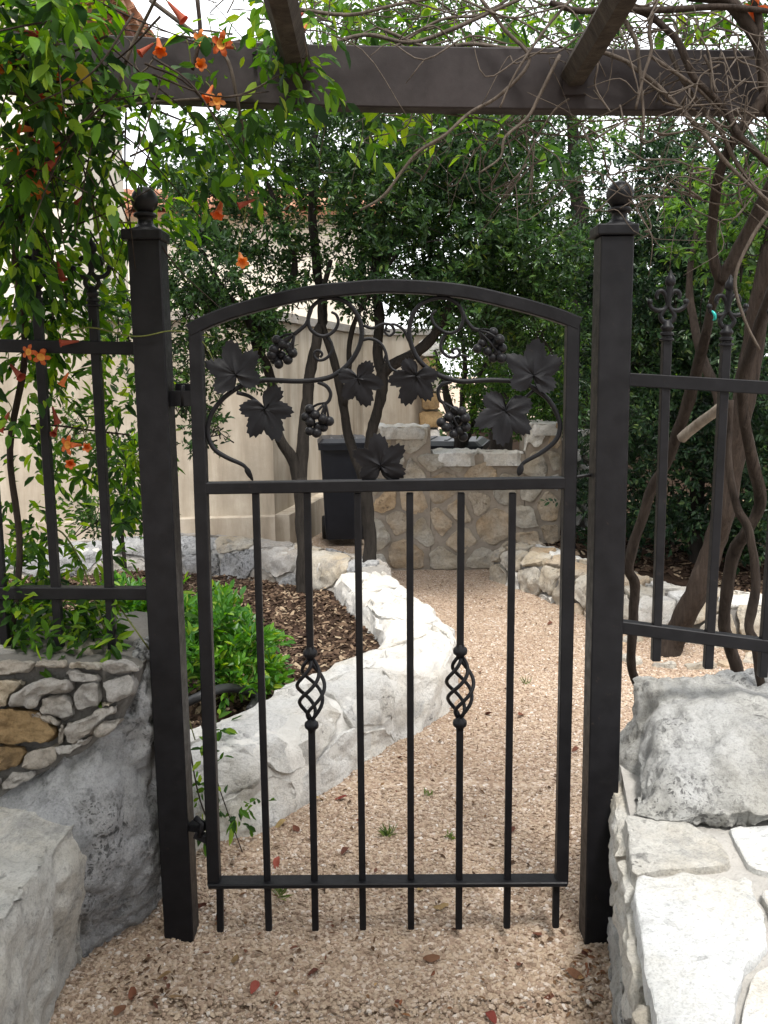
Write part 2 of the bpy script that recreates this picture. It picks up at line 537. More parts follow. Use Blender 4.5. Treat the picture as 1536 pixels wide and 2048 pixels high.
xs, ys = axis(-90, 90, -1.2, 2.7, 0.05), axis(-60, 200, -1.3, 4.6, 0.05)
V = [(x, y, ground_z(x, y)) for y in ys for x in xs]
nx = len(xs)
Fc = [[j * nx + i, j * nx + i + 1, (j + 1) * nx + i + 1, (j + 1) * nx + i] for j in range(len(ys) - 1) for i in range(nx - 1)]
tag(mk('ground', V, Fc, M['ground'], None, True, origin=Vector((0, 0, 0))), 'buff gravel ground of the winding garden path', kind='structure')


def soil_sheet(name, outline, zfun, step=0.07):
    """soil filling a bed, as a grid cut to the outline"""
    xs_ = [p[0] for p in outline]; ys_ = [p[1] for p in outline]
    def inside(x, y):
        c = False
        for (x0, y0), (x1, y1) in zip(outline, outline[1:] + outline[:1]):
            if (y0 > y) != (y1 > y) and x < (x1 - x0) * (y - y0) / (y1 - y0) + x0: c = not c
        return c
    gx = np.arange(min(xs_), max(xs_) + step, step); gy = np.arange(min(ys_), max(ys_) + step, step)
    idx, V, F = {}, [], []
    def vid(i, j):
        if (i, j) not in idx:
            idx[i, j] = len(V)
            V.append((gx[i], gy[j], zfun(gx[i], gy[j])))
        return idx[i, j]
    for i in range(len(gx) - 1):
        for j in range(len(gy) - 1):
            if inside(gx[i] + step / 2, gy[j] + step / 2):
                F.append([vid(i, j), vid(i + 1, j), vid(i + 1, j + 1), vid(i, j + 1)])
    return tag(mk(name, V, F, M['soil'], None, True, origin=Vector((0, 0, 0))), kind='structure')


BED = [(-3.4, 0.5), (-0.7, 0.5), (-0.42, 0.82), (-0.15, 1.27), (0.10, 1.62), (0.15, 1.85), (0.13, 2.1), (0.07, 2.42), (-0.06, 2.8), (-0.14, 3.13), (-0.6, 3.45), (-1.2, 3.8), (-2.4, 4.1), (-3.6, 4.2)]
def bed_z(x, y): return 0.13 + 0.02 * noise.noise(Vector((x * 3, y * 3, 7))) + 0.012 * noise.noise(Vector((x * 12, y * 12, 2))) - 0.02 * max(0, y - 2.2)
soil = soil_sheet('garden_soil', BED, bed_z)
soil['label'] = 'dark mulched soil of the walled garden bed'
BED2 = [(0.95, 4.3), (1.4, 3.3), (2.1, 2.75), (3.5, 2.4), (9, 2.2), (9, 12), (0.9, 12)]
def bed2_z(x, y): return 0.14 + 0.05 * max(0, y - 3.2) + 0.03 * noise.noise(Vector((x * 2, y * 2, 5)))
soil2 = soil_sheet('shrub_bed_soil', BED2, bed2_z, 0.15)
soil2['label'] = 'dark soil under the dense shrubs'


# ------------------------------------------------------------------ stones and walls
def clip(poly, a, b, c):
    """the part of poly where a*x + b*y <= c"""
    out = []
    for (x0, y0), (x1, y1) in zip(poly, poly[1:] + poly[:1]):
        d0, d1 = a * x0 + b * y0 - c, a * x1 + b * y1 - c
        if d0 <= 0: out.append((x0, y0))
        if (d0 < 0) != (d1 < 0) and d0 != d1:
            t = d0 / (d0 - d1)
            out.append((x0 + (x1 - x0) * t, y0 + (y1 - y0) * t))
    return out


def voronoi(W, H, size, gap, rnd, ax=1.0):
    """irregular cells over W x H, about size across (ax times as wide as tall), with joints of width gap"""
    seeds = []
    tries = 0
    while tries < 6000 and len(seeds) < 400:
        tries += 1
        p = (rnd.uniform(0, W), rnd.uniform(0, H))
        q = size * rnd.choice((0.62, 0.8, 0.95, 1.1))
        if all(((p[0] - s[0]) / ax) ** 2 + (p[1] - s[1]) ** 2 > (q * 0.5 + s[2] * 0.5) ** 2 for s in seeds):
            seeds.append((p[0], p[1], q))
    out = []
    for i, s in enumerate(seeds):
        poly = [(gap / 2, gap / 2), (W - gap / 2, gap / 2), (W - gap / 2, H - gap / 2), (gap / 2, H - gap / 2)]
        for j, t in enumerate(seeds):
            if i == j or abs(s[0] - t[0]) > 3 * size * ax or abs(s[1] - t[1]) > 3 * size: continue
            # stretched metric: bisect in squeezed space
            dx, dy = (t[0] - s[0]) / ax, t[1] - s[1]
            L = math.hypot(dx, dy)
            c = ((t[0] / ax) ** 2 + t[1] ** 2 - (s[0] / ax) ** 2 - s[1] ** 2) / 2 + (s[2] ** 2 - t[2] ** 2) * 0.12
            poly = clip(poly, dx / ax, dy, c - gap / 2 * L * rnd.uniform(0.6, 1.5))
            if len(poly) < 3: break
        if len(poly) >= 3:
            A = abs(sum(x0 * y1 - x1 * y0 for (x0, y0), (x1, y1) in zip(poly, poly[1:] + poly[:1]))) / 2
            if A > (size * 0.22) ** 2: out.append(poly)
    return out


def soften(poly, seg):
    """corners knocked off, long edges split"""
    out = []
    n = len(poly)
    for i in range(n):
        a, b = poly[i], poly[(i + 1) % n]
        L = math.hypot(b[0] - a[0], b[1] - a[1])
        k = max(1, min(4, round(L / seg)))
        out.append((a[0] + (b[0] - a[0]) * 0.16, a[1] + (b[1] - a[1]) * 0.16))
        for q in range(1, k):
            out.append((a[0] + (b[0] - a[0]) * q / k, a[1] + (b[1] - a[1]) * q / k))
        out.append((a[0] + (b[0] - a[0]) * 0.84, a[1] + (b[1] - a[1]) * 0.84))
    return out


def rugged(me, cuts, amp, freq, sd_, maxlen=None):
    """split the faces and chip them: broken facets and small grain"""
    bm = bmesh.new(); bm.from_mesh(me)
    bmesh.ops.recalc_face_normals(bm, faces=bm.faces)
    for _ in range(cuts):
        es = [e for e in bm.edges if maxlen is None or e.calc_length() > maxlen]
        if not es: break
        bmesh.ops.subdivide_edges(bm, edges=es, cuts=1, use_grid_fill=True)
        if maxlen is not None: bmesh.ops.triangulate(bm, faces=bm.faces)
    if cuts:
        bm.normal_update()
        S = Vector((sd_, sd_ * .7, 3))
        for v in bm.verts:
            p = v.co
            vd = noise.voronoi(p * freq + S)[0]
            v.co = p + v.normal * (amp * (1.3 * (vd[1] - vd[0]) - .5 + .9 * noise.fractal(p * freq * 1.7 + S, 1.0, 2.0, 3)))
    bmesh.ops.recalc_face_normals(bm, faces=bm.faces)
    bm.to_mesh(me); bm.free()
    shade(me, True)
    me.set_sharp_from_angle(angle=math.radians(38))


def stone(poly, fmap, h, mat, parent, rnd, seg=0.09, rough=0.4, depth=-0.03, name='stone', rings=((0.985, 0.35), (0.93, 0.88), (0.55, 1.0)), seg_noise=9.0, rug=1, amp=0.008, freq=9.0):
    """one stone: the outline poly, pulled out of the wall by h with a worn rim and an uneven face"""
    p = soften(poly, seg)
    n = len(p)
    cx, cy = sum(q[0] for q in p) / n, sum(q[1] for q in p) / n
    sd_ = rnd.uniform(0, 90)
    tilt = (rnd.uniform(-1, 1) * 0.25, rnd.uniform(-1, 1) * 0.25)
    span = max(max(abs(q[0] - cx) for q in p), max(abs(q[1] - cy) for q in p), 1e-6)
    V, F = [], []
    for k, (s, hh) in enumerate(((1.0, None),) + tuple(rings)):
        for i, q in enumerate(p):
            js = s * (1 + 0.07 * noise.noise(Vector((q[0] / seg * .8 + sd_, q[1] / seg * .8, k * .3))) if k else 1)
            x, y = cx + (q[0] - cx) * js, cy + (q[1] - cy) * js
            if hh is None:
                V.append(fmap(x, y, depth))
            else:
                hq = h * hh * (1 + tilt[0] * (q[0] - cx) / span + tilt[1] * (q[1] - cy) / span)
                w = fmap(x, y, 0)
                hq += h * rough * noise.noise(w * seg_noise + Vector((sd_, 0, 0))) * (0.4 + hh)
                V.append(fmap(x, y, hq))
    V.append(fmap(cx, cy, h * (1 + rough * 0.6 * noise.noise(Vector((sd_, 3, 1))))))
    K = len(rings)
    for k in range(K):
        for i in range(n):
            j = (i + 1) % n
            F.append([k * n + i, k * n + j, (k + 1) * n + j, (k + 1) * n + i])
    for i in range(n):
        F.append([K * n + i, K * n + (i + 1) % n, len(V) - 1])
    o = mk(name, V, F, mat, parent, True)
    rugged(o.data, rug, amp, freq, sd_)
    return o


class Sweep:
    """maps (s along the path, t round the profile, h out of the surface) to a point"""
    def __init__(s, path, prof, sub=8):
        s.p = crom([Vector((x, y, 0)) for x, y in path], sub)
        s.q = [Vector(v) for v in crom([Vector((o, z, 0)) for o, z in prof], 5)]
        s.ps, s.qs = s._len(s.p), s._len(s.q)
        s.S, s.T = s.ps[-1], s.qs[-1]
    @staticmethod
    def _len(p):
        L = [0.0]
        for a, b in zip(p, p[1:]): L.append(L[-1] + (b - a).length)
        return L
    @staticmethod
    def _at(p, L, v):
        v = min(max(v, 0), L[-1])
        i = 0
        while i < len(L) - 2 and L[i + 1] < v: i += 1
        f = (v - L[i]) / max(1e-9, L[i + 1] - L[i])
        a = p[max(0, i - 1)]; b = p[min(len(p) - 1, i + 2)]
        return p[i].lerp(p[i + 1], f), (b - a).normalized()
    def __call__(s, u, v, h=0.0):
        c, t = s._at(s.p, s.ps, u)
        q, tq = s._at(s.q, s.qs, v)
        N = Vector((t.y, -t.x, 0))
        return c + N * (q.x + tq.y * h) + Vector((0, 0, q.y - tq.x * h))


def core(f, S, T, mat, parent, h=-0.012, step=0.06, amp=0.012, name='mortar', kind=None):
    a, b = max(2, int(S / step)), max(2, int(T / step))
    V, F = [], []
    for i in range(a + 1):
        for j in range(b + 1):
            p = f(S * i / a, T * j / b, 0)
            V.append(f(S * i / a, T * j / b, h + amp * noise.noise(p * 14)))
    for i in range(a):
        for j in range(b):
            F.append([i * (b + 1) + j, (i + 1) * (b + 1) + j, (i + 1) * (b + 1) + j + 1, i * (b + 1) + j + 1])
    F.append([j for j in range(b + 1)]); F.append([a * (b + 1) + j for j in range(b, -1, -1)])
    return mk(name, V, F, mat, parent, True, auto=60)


def ring_wall(label, path, prof, mats, mortar, size, h, rnd, ax=1.3, gap=0.012, cat='garden wall', name='stone_wall', rough=0.5, ch=-0.012, camp=.012, **kw):
    f = Sweep(path, prof)
    base = f.p[len(f.p) // 2]
    t = thing(name, (base.x, base.y, 0), label, cat)
    core(f, f.S, f.T, mortar, t, h=ch, amp=camp, step=.045)
    for poly in voronoi(f.S, f.T, size, gap, rnd, ax):
        stone(poly, f, h * rnd.uniform(0.7, 1.25), rnd.choice(mats), t, rnd, seg=size * 0.3, rough=rough, **kw)
    return t, f


W_ = M['white_stone']
CPATH = [(-0.95, 0.42), (-0.62, 0.64), (-0.42, 0.84), (-0.17, 1.27), (0.07, 1.60), (0.135, 1.86), (0.125, 2.1), (0.065, 2.42), (-0.05, 2.80), (-0.14, 3.12)]
cw, cwf = ring_wall('low white limestone wall curving along the left of the gravel path', CPATH,
                    [(0.19, -0.06), (0.18, 0.08), (0.168, 0.175), (0.135, 0.235), (0.04, 0.250), (-0.10, 0.245), (-0.145, 0.20), (-0.15, 0.06)],
                    [W_], M['mortar_white'], 0.36, 0.016, random.Random(3), 1.3, 0.004, rough=0.9, ch=-.001, camp=.014, rug=2, amp=.018, freq=7, rings=((0.995, .5), (0.97, .95), (.6, 1.0)))
p0, p1, p2, p3 = G(60, 1098, 0.27), G(330, 1082, 0.27), G(520, 1100, 0.27), G(700, 1142, 0.27)
ring_wall('low grey stone wall closing the back of the mulched bed', [(p0.x - 0.9, p0.y + 0.1), (p0.x, p0.y), (p1.x, p1.y + 0.1), (p2.x, p2.y + 0.22), (p3.x - 0.02, p3.y + 0.30), (-.08, 3.2)],
          [(0.14, 0.02), (0.13, 0.15), (0.10, 0.25), (0.0, 0.275), (-0.12, 0.26), (-0.15, 0.15)],
          [M['pale_stone'], M['grey_stone'], M['boulder']], M['mortar_pale'], 0.26, 0.016, random.Random(8), 1.6, .005, ch=-.002, rug=2, amp=.014, rings=((0.995, .5), (0.97, .95), (.6, 1.0)))
q = [G(1000, 1168), G(1090, 1203), G(1180, 1240), G(1290, 1282), G(1536, 1312), G(1800, 1330)]
ring_wall('low pale stone wall along the right of the gravel path', [(v.x + 0.13, v.y + 0.18) for v in q],
          [(0.20, -0.05), (0.19, 0.08), (0.17, 0.18), (0.08, 0.215), (-0.10, 0.22), (-0.20, 0.18), (-0.22, 0.05)],
          [M['pale_stone'], M['pale_stone'], W_, M['warm_stone']], M['mortar'], 0.21, 0.022, random.Random(21), 1.15, .010, rug=2, amp=.014, rings=((0.995, .5), (0.96, .95), (.6, 1.0)))

# the bin enclosure, built of random limestone
EY = 4.30
encl = thing('bin_enclosure', P(900, 1145, EY), 'chest high random limestone wall screening the bins at the end of the path', 'stone wall')
def e_x(px): return P(px, 1000, EY).x
def e_z(py): return P(900, py, EY).z
steps = [(e_x(742), e_x(862), e_z(850)), (e_x(862), e_x(1050), e_z(905)), (e_x(1050), e_x(1123), e_z(845))]
X0, X1 = e_x(742), e_x(1123)
mb = MB()
for a, b, z in steps:
    mb.add(*box(((a + b) / 2, EY + 0.17, z / 2 - 0.06), (b - a - 0.004, 0.30, z + 0.09)))
mb.build('mortar', M['mortar_warm'], encl)
def e_top(u):
    x = X0 + u
    for a, b, z in steps:
        if x <= b + 1e-6: return z
    return steps[-1][2]
def e_map(u, v, h): return Vector((X0 + u, EY + 0.02 - h, min(v, e_top(u))))
rn = random.Random(14)
emats = [M['warm_stone'], M['warm_stone'], M['pale_stone'], M['pale_stone'], M['bench_stone']]
for poly in voronoi(X1 - X0, e_z(842), 0.215, 0.026, rn, 1.0):
    zc = sum(p[1] for p in poly) / len(poly); uc = sum(p[0] for p in poly) / len(poly)
    if zc > e_top(uc) - 0.03: continue
    stone([(u, min(v, e_top(uc) - 0.01)) for u, v in poly], e_map, rn.uniform(0.010, 0.024), rn.choice(emats), encl, rn, seg=0.06, rug=2, amp=.012, freq=8, rings=((0.99, .5), (0.95, .95), (.6, 1.0)))
for a, b, z in steps:                                   # capping stones
    n = max(1, round((b - a) / 0.30))
    for k in range(n):
        u0, u1 = a + (b - a) * k / n + 0.006, a + (b - a) * (k + 1) / n - 0.006
        th = rn.uniform(0.018, 0.035)
        stone([(u0, EY - 0.01), (u1, EY - 0.015 - rn.uniform(0, .02)), (u1, EY + 0.33), (u0, EY + 0.34)], lambda x, y, h, z=z: Vector((x, y, z - 0.025 + h)), th, rn.choice([W_, M['pale_stone']]), encl, rn, seg=0.05, name='cap_stone', depth=-0.07, rug=2, amp=.016, freq=9, rings=((0.99, .5), (0.95, .95), (.6, 1.0)))
pier = thing('stone_pier', P(1150, 1100, 4.65), 'rough white stone pier beside the right end of the bin enclosure', 'stone pier')
PX0, PX1, PZ = P(1126, 1000, 4.65).x, P(1200, 1000, 4.65).x, P(1150, 868, 4.65).z
mb = MB().add(*box(((PX0 + PX1) / 2, 4.83, PZ / 2 - 0.05), (PX1 - PX0, 0.30, PZ)))
mb.build('mortar', M['mortar'], pier)
for poly in voronoi(PX1 - PX0, PZ, 0.2, 0.018, rn):
    stone(poly, lambda u, v, h: Vector((PX0 + u, 4.67 - h, v)), 0.04, rn.choice([W_, M['boulder_pale']]), pier, rn, seg=0.06)
stone([(PX0, 4.64), (PX1, 4.64), (PX1, 4.97), (PX0, 4.97)], lambda x, y, h: Vector((x, y, PZ - 0.03 + h)), 0.06, W_, pier, rn, name='cap_stone')

# ------------------------------------------------------------------ stucco garden wall and houses
sw = thing('stucco_wall', (-1.6, 4.9, 0), 'tall cream stucco garden wall with a stone coping behind the trees', 'garden wall')
SWP = [(-6.5, 4.35), (-0.86, 5.05), (-0.22, 8.2), (0.62, 8.35)]
def wall_run(pts, z0, z1, th, off):
    mb = MB()
    for (x0, y0), (x1, y1) in zip(pts, pts[1:]):
        d = Vector((x1 - x0, y1 - y0, 0)); L = d.length; d.normalize()
        nrm = Vector((-d.y, d.x, 0))
        c = Vector(((x0 + x1) / 2, (y0 + y1) / 2, (z0 + z1) / 2)) + nrm * (th / 2 + off)
        mb.add(*box(c, (L + 0.002, th, z1 - z0), math.atan2(d.y, d.x)))
    return mb
wall_run(SWP, -0.1, 1.80, 0.2, 0.0).build('wall_body', M['stucco'], sw)
wall_run(SWP, -0.12, 0.30, 0.12, -0.12).build('footing', M['stucco'], sw)
rn = random.Random(4)
for (x0, y0), (x1, y1) in zip(SWP, SWP[1:]):
    L = math.hypot(x1 - x0, y1 - y0); n = max(1, round(L / 0.62)); a = math.atan2(y1 - y0, x1 - x0)
    for k in range(n):
        t = (k + 0.5) / n
        c = Vector((x0 + (x1 - x0) * t - math.sin(a) * 0.1, y0 + (y1 - y0) * t + math.cos(a) * 0.1, 1.837 + rn.uniform(-.004, .004)))
        MB().add(*box(c, (L / n - 0.012, 0.27, 0.07), a + rn.uniform(-.008, .008))).build('coping_stone', M['grey_stone'], sw)
qc = thing('stone_column', (0.53, 8.2, 0), 'column of alternating ochre and white quoin stones beyond the bins', 'stone column')
for k in range(9):
    w = 0.20 if k % 2 else 0.26
    z = 0.195 * k
    stone([(-w / 2, 0.004), (w / 2, 0.004), (w / 2, 0.185), (-w / 2, 0.185)], lambda u, v, h, z=z: Vector((0.53 + u, 8.16 - h, z + v)), 0.05, rn.choice([M['ochre_stone'], W_, M['pale_stone']]), qc, rn, depth=-0.2, name='quoin_stone')

h1 = thing('cream_house', (-3.6, 6.1, 0), 'cream house with a clay tiled eave rising behind the flowering vine', 'house')
MB().add(*box((-4.6, 6.15, 2.15), (4.3, 1.75, 4.4))).build('wall', M['house'], h1)
MB().add(*box((-2.26, 6.0, 4.24), (0.36, 2.1, 0.05))).build('soffit', M['soffit'], h1)
rv = [(-2.02, 4.95, 4.31), (-2.02, 7.05, 4.31), (-4.6, 7.05, 5.5), (-4.6, 4.95, 5.5)]
mk('roof', [Vector(v) for v in rv] + [Vector(v) - Vector((0, 0, .03)) for v in rv], [[0, 1, 2, 3], [7, 6, 5, 4], [0, 4, 5, 1], [1, 5, 6, 2], [2, 6, 7, 3], [3, 7, 4, 0]], M['tile'], h1)
tilev = []
def barrel(L, r, n=6):
    V, F = [], []
    for i, (x, k) in enumerate(((0, 1.0), (L, 0.85))):
        for j in range(n + 1):
            a = math.pi * j / n
            V.append(Vector((x, math.cos(a) * r * k, math.sin(a) * r * k * 0.8)))
        for j in range(n, -1, -1):
            a = math.pi * j / n
            V.append(Vector((x, math.cos(a) * (r - .018) * k, math.sin(a) * (r - .018) * k * 0.8)))
    m2 = 2 * (n + 1)
    for j in range(m2):
        F.append([j, (j + 1) % m2, m2 + (j + 1) % m2, m2 + j])
    for o in (0, m2):
        for j in range(n): F.append([o + j, o + j + 1, o + m2 - 2 - j, o + m2 - 1 - j])
    me = bpy.data.meshes.new('roof_tile'); me.from_pydata(V, [], F); me.materials.append(M['tile']); shade(me, True); me.set_sharp_from_angle(angle=0.7)
    return me
tile = barrel(0.42, 0.1)
slope = math.atan2(1.19, 2.58)
for r_ in range(5):
    for k in range(10):
        d = -0.06 + r_ * 0.36
        place('roof_tile', tile, h1, (-2.02 - d * math.cos(slope), 5.05 + k * 0.21, 4.33 + d * math.sin(slope) + 0.01 * (r_ % 2)), (0, math.pi + slope, 0) if False else (0, slope, math.pi))
h2 = thing('far_house', (-1.8, 12.5, 0), 'distant cream house wing with a low clay roof behind the garden wall', 'house')
MB().add(*box((-2.3, 14.0, 1.85), (4.6, 3.0, 3.9))).build('wall', M['house'], h2)
rv = [(-4.9, 12.2, 3.78), (0.35, 12.2, 3.78), (0.35, 14.0, 4.45), (-4.9, 14.0, 4.45)]
mk('roof', [Vector(v) for v in rv] + [Vector(v) - Vector((0, 0, .06)) for v in rv], [[0, 1, 2, 3], [7, 6, 5, 4], [0, 4, 5, 1], [1, 5, 6, 2], [2, 6, 7, 3], [3, 7, 4, 0]], M['tile'], h2)
slope = math.atan2(0.67, 1.8)
for k in range(24):
    for r_ in range(4):
        d = -0.05 + r_ * 0.38
        place('roof_tile', tile, h2, (-4.8 + k * 0.215, 12.2 + d * math.cos(slope), 3.80 + d * math.sin(slope)), (0, -slope, math.pi / 2))


# ------------------------------------------------------------------ boulders
def boulder(name, label, cat, pts, mat, target=0.03, amp=0.05, pit=0.02, seed=1.0, smooth=4, chis=0.0):
    bm = bmesh.new()
    for p in pts: bm.verts.new(p)
    bmesh.ops.convex_hull(bm, input=bm.verts)
    for v in [v for v in bm.verts if not v.link_faces]: bm.verts.remove(v)
    bmesh.ops.triangulate(bm, faces=bm.faces)
    for it in range(9):
        es = [e for e in bm.edges if e.calc_length() > target * 1.4]
        if not es or len(bm.verts) > 45000: break
        bmesh.ops.subdivide_edges(bm, edges=es, cuts=1)
        bmesh.ops.triangulate(bm, faces=[f for f in bm.faces if len(f.verts) > 3])
        if 1 < it < (6 if smooth > 1 else 3) and smooth: bmesh.ops.smooth_vert(bm, verts=bm.verts, factor=0.5, use_axis_x=True, use_axis_y=True, use_axis_z=True)
    for _ in range(smooth):
        bmesh.ops.smooth_vert(bm, verts=bm.verts, factor=0.5, use_axis_x=True, use_axis_y=True, use_axis_z=True)
    bm.normal_update()
    s = Vector((seed, seed * 2, seed * 3))
    for v in bm.verts:
        n = v.normal.copy()
        c = v.co
        d = amp * (noise.fractal(c * 3.2 + s, 1.0, 2.0, 5))
        r = 1 - abs(noise.noise(c * 7 + s)) * 2
        d += amp * 0.35 * max(0, r) ** 2 * -1
        msk = max(0, min(1, 0.5 + 1.4 * noise.noise(c * 2.6 + s * 2)))
        d -= pit * msk * max(0, noise.noise(c * 24 + s)) + pit * 0.7 * msk * max(0, noise.noise(c * 50 + s))
        if chis:
            w = c + 0.05 * Vector((noise.noise(c * 6), noise.noise(c * 6 + s), noise.noise(c * 6 - s)))
            v1 = noise.voronoi(w * 4.2 + s)[0]; v2 = noise.voronoi(w * 11 + s)[0]
            d += chis * (1.2 * (v1[1] - v1[0]) - .4) + chis * .35 * (1.2 * (v2[1] - v2[0]) - .4)
        v.co = c + n * d
    bmesh.ops.recalc_face_normals(bm, faces=bm.faces)
    V = [v.co.copy() for v in bm.verts]
    bm.verts.index_update()
    F = [[v.index for v in f.verts] for f in bm.faces]
    bm.free()
    return tag(mk(name, V, F, mat, None, True), label, cat)


V3 = lambda *a: Vector(a)
boulder('boulder', 'big dark grey pitted boulder against the left gate post', 'boulder',
        [G(188, 1950, -.05), G(262, 1895, -.05), G(318, 1835, -.05), P(324, 1700, .02), P(314, 1500, .02), P(306, 1330, .03), P(292, 1268, .06), P(250, 1262, .14),
         P(235, 1440, -.03), P(0, 1580, -.09), P(-160, 1640, -.10), P(150, 1620, -.16), P(170, 1800, -.19), P(-100, 1800, -.28), G(-100, 2000, -.05),
         V3(-.60, .42, .70), V3(-.56, .45, -.1), V3(-1.5, .42, .35), V3(-1.5, .4, -.1)], M['boulder'], 0.0115, 0.035, 0.030, 2.0, 3, .022)
boulder('limestone_block', 'buff white limestone block at lower left beside the gravel', 'stone block',
        [G(172, 1622, .40), G(60, 1760, .42), G(-6, 1850, .39), V3(-.80, -.62, .43), V3(-.74, -1.3, .40), V3(-1.7, -.05, .44), V3(-1.7, -1.3, .42), G(188, 1945, -.04), G(134, 2056, -.04), V3(-.69, -1.3, -.05), V3(-1.7, -.1, -.05), V3(-1.7, -1.3, -.05)],
        M['bench_stone'], 0.0125, 0.022, 0.014, 7.0, 0, .04)
boulder('boulder', 'pale grey boulder on the stone slabs right of the gate', 'boulder',
        [P(1262, 1648, -.27), P(1270, 1590, -.2), P(1300, 1525, -.12), P(1318, 1450, -.06), P(1340, 1412, -.02), P(1400, 1384, .03), P(1500, 1352, .08), P(1620, 1372, .08), P(1400, 1668, -.30), P(1560, 1672, -.33), P(1720, 1660, -.3),
         P(1460, 1480, -.20), P(1700, 1480, -.15), V3(.60, .30, .30), V3(.66, .33, .58), V3(1.3, .33, .62), V3(1.35, .3, .3)], M['boulder_pale'], 0.0115, 0.035, 0.026, 4.0, 2, .038)

# ------------------------------------------------------------------ mortared stones on the left boulder
lw = thing('stone_wall', (-1.0, 0.05, 0.3), 'grey and ochre mortared stone wall on the boulder under the left fence', 'stone wall')
def lz(px, py): return (px / 2.416, 1200 + py / 2.416)
def l_map(u, v, h):
    p = P(u, v, -.05 - (v - 1330) / 300 * .05)
    return p + Vector((0.12, -0.95, 0.28)) * h
lp = [(-420, 1322), (0, 1322), (180, 1328), (240, 1334), (272, 1348), (268, 1378), (240, 1432), (180, 1495), (90, 1545), (0, 1592), (-420, 1650)]
front = [l_map(u, v, -.004) for u, v in lp]
back = [Vector((p.x, .36, p.z + (0.02 if i < 5 else -.1))) for i, p in enumerate(front)]
n = len(lp)
LWM = mk('mortar', front + back, [list(range(n))] + [[i, n + i, n + (i + 1) % n, (i + 1) % n] for i in range(n)] + [list(range(2 * n - 1, n - 1, -1))], M['mortar'], lw)
rugged(LWM.data, 6, .007, 16, 2, .045)
rn = random.Random(6)
LS = [('o', [(-160, 520), (120, 518), (200, 535), (262, 590), (290, 640), (240, 682), (100, 692), (-160, 695)]), ('o', [(-160, 702), (110, 700), (130, 740), (90, 800), (0, 832), (-160, 850)]),
      ('g', [(115, 800), (130, 740), (200, 708), (280, 700), (285, 750), (260, 800), (140, 812)]), ('g', [(322, 600), (400, 570), (500, 522), (570, 495), (578, 530), (505, 582), (455, 640), (385, 682), (328, 682)]),
      ('g', [(195, 525), (228, 465), (330, 458), (366, 500), (362, 560), (300, 577), (220, 552)]), ('g', [(50, 495), (150, 400), (250, 368), (356, 380), (352, 432), (230, 452), (180, 515), (60, 518)]),
      ('g', [(364, 440), (395, 402), (484, 392), (490, 482), (478, 520), (390, 530), (366, 500)]), ('g', [(312, 338), (480, 343), (486, 388), (400, 400), (340, 394)]),
      ('g', [(500, 402), (545, 370), (640, 352), (668, 400), (640, 450), (570, 488), (528, 482)]), ('w', [(-160, 390), (100, 378), (140, 402), (52, 470), (40, 512), (-160, 514)]),
      ('g', [(470, 622), (500, 590), (570, 560), (592, 578), (560, 612), (482, 652)]), ('g', [(18, 882), (60, 832), (178, 812), (182, 842), (90, 902), (24, 912)]), ('g', [(-160, 860), (10, 850), (10, 905), (-160, 960)])]
LS += [('g', [(-160, 300), (60, 290), (170, 300), (160, 338), (40, 366), (-160, 370)]), ('g', [(182, 288), (300, 284), (330, 312), (290, 326), (182, 322)]), ('w', [(350, 296), (470, 298), (498, 332), (400, 336), (345, 326)]), ('g', [(515, 300), (620, 292), (684, 336), (640, 344), (540, 362), (510, 340)]),
       ('g', [(150, 560), (195, 535), (215, 556), (290, 582), (285, 600), (262, 582)]), ('g', [(300, 585), (330, 592), (318, 680), (292, 690), (298, 640)]), ('w', [(488, 500), (500, 492), (560, 492), (505, 515)]), ('g', [(268, 694), (380, 690), (440, 655), (420, 690), (330, 740), (292, 745)])]
for kd, poly in LS:
    stone([lz(*p) for p in poly], l_map, rn.uniform(0.026, 0.044), M[{'o': 'ochre_stone', 'g': 'grey_stone', 'w': 'pale_stone'}[kd]], lw, rn, seg=22, rough=0.55, seg_noise=14,
          rings=((0.995, 0.4), (0.965, 0.92), (0.78, 1.0), (0.4, 1.0)), rug=2, amp=.009, freq=16)
ztop = front[2].z
for x0, x1, y0, y1 in ((-1.35, -1.02, -.01, .2), (-1.0, -.84, .0, .13), (-.99, -.8, .15, .3), (-.82, -.69, .02, .25), (-1.3, -1.03, .22, .35)):
    stone([(x0, y0), (x1, y0 + rn.uniform(-.02, .02)), (x1 - rn.uniform(0, .03), y1), (x0 + rn.uniform(0, .03), y1 - .02)], lambda x, y, h: Vector((x, y, ztop - 0.004 + h)), 0.022, M['grey_stone'], lw, rn, seg=0.06, amp=.006, freq=18)

# ------------------------------------------------------------------ slab topped wall at lower right
rw = thing('stone_wall', (0.9, -0.5, 0), 'broad low wall capped with white slabs at lower right beside the gate post', 'stone wall')
ZT = 0.425
edge = [(.585, .22), (.575, .05), (.515, -.30), (.45, -.62), (.385, -.92), (.29, -1.45)]
top = [Vector((x + .012, y, ZT)) for x, y in edge] + [Vector((1.7, -1.45, ZT)), Vector((1.7, .22, ZT))]
bot = [Vector((x + .012, y, -.05)) for x, y in edge] + [Vector((1.7, -1.45, -.05)), Vector((1.7, .22, -.05))]
n = len(top)
mk('mortar', top + bot, [list(range(n))] + [[i, n + i, n + (i + 1) % n, (i + 1) % n] for i in range(n)] + [list(range(2 * n - 1, n - 1, -1))], M['mortar_pale'], rw)
fs = Sweep(edge[::-1], [(0, -.03), (0, .2), (0.0, ZT - .01)], 4)
fs_map = lambda u, v, h: fs(u, v, 0) + Vector((-0.95, -.25, 0)) * h
rn = random.Random(9)
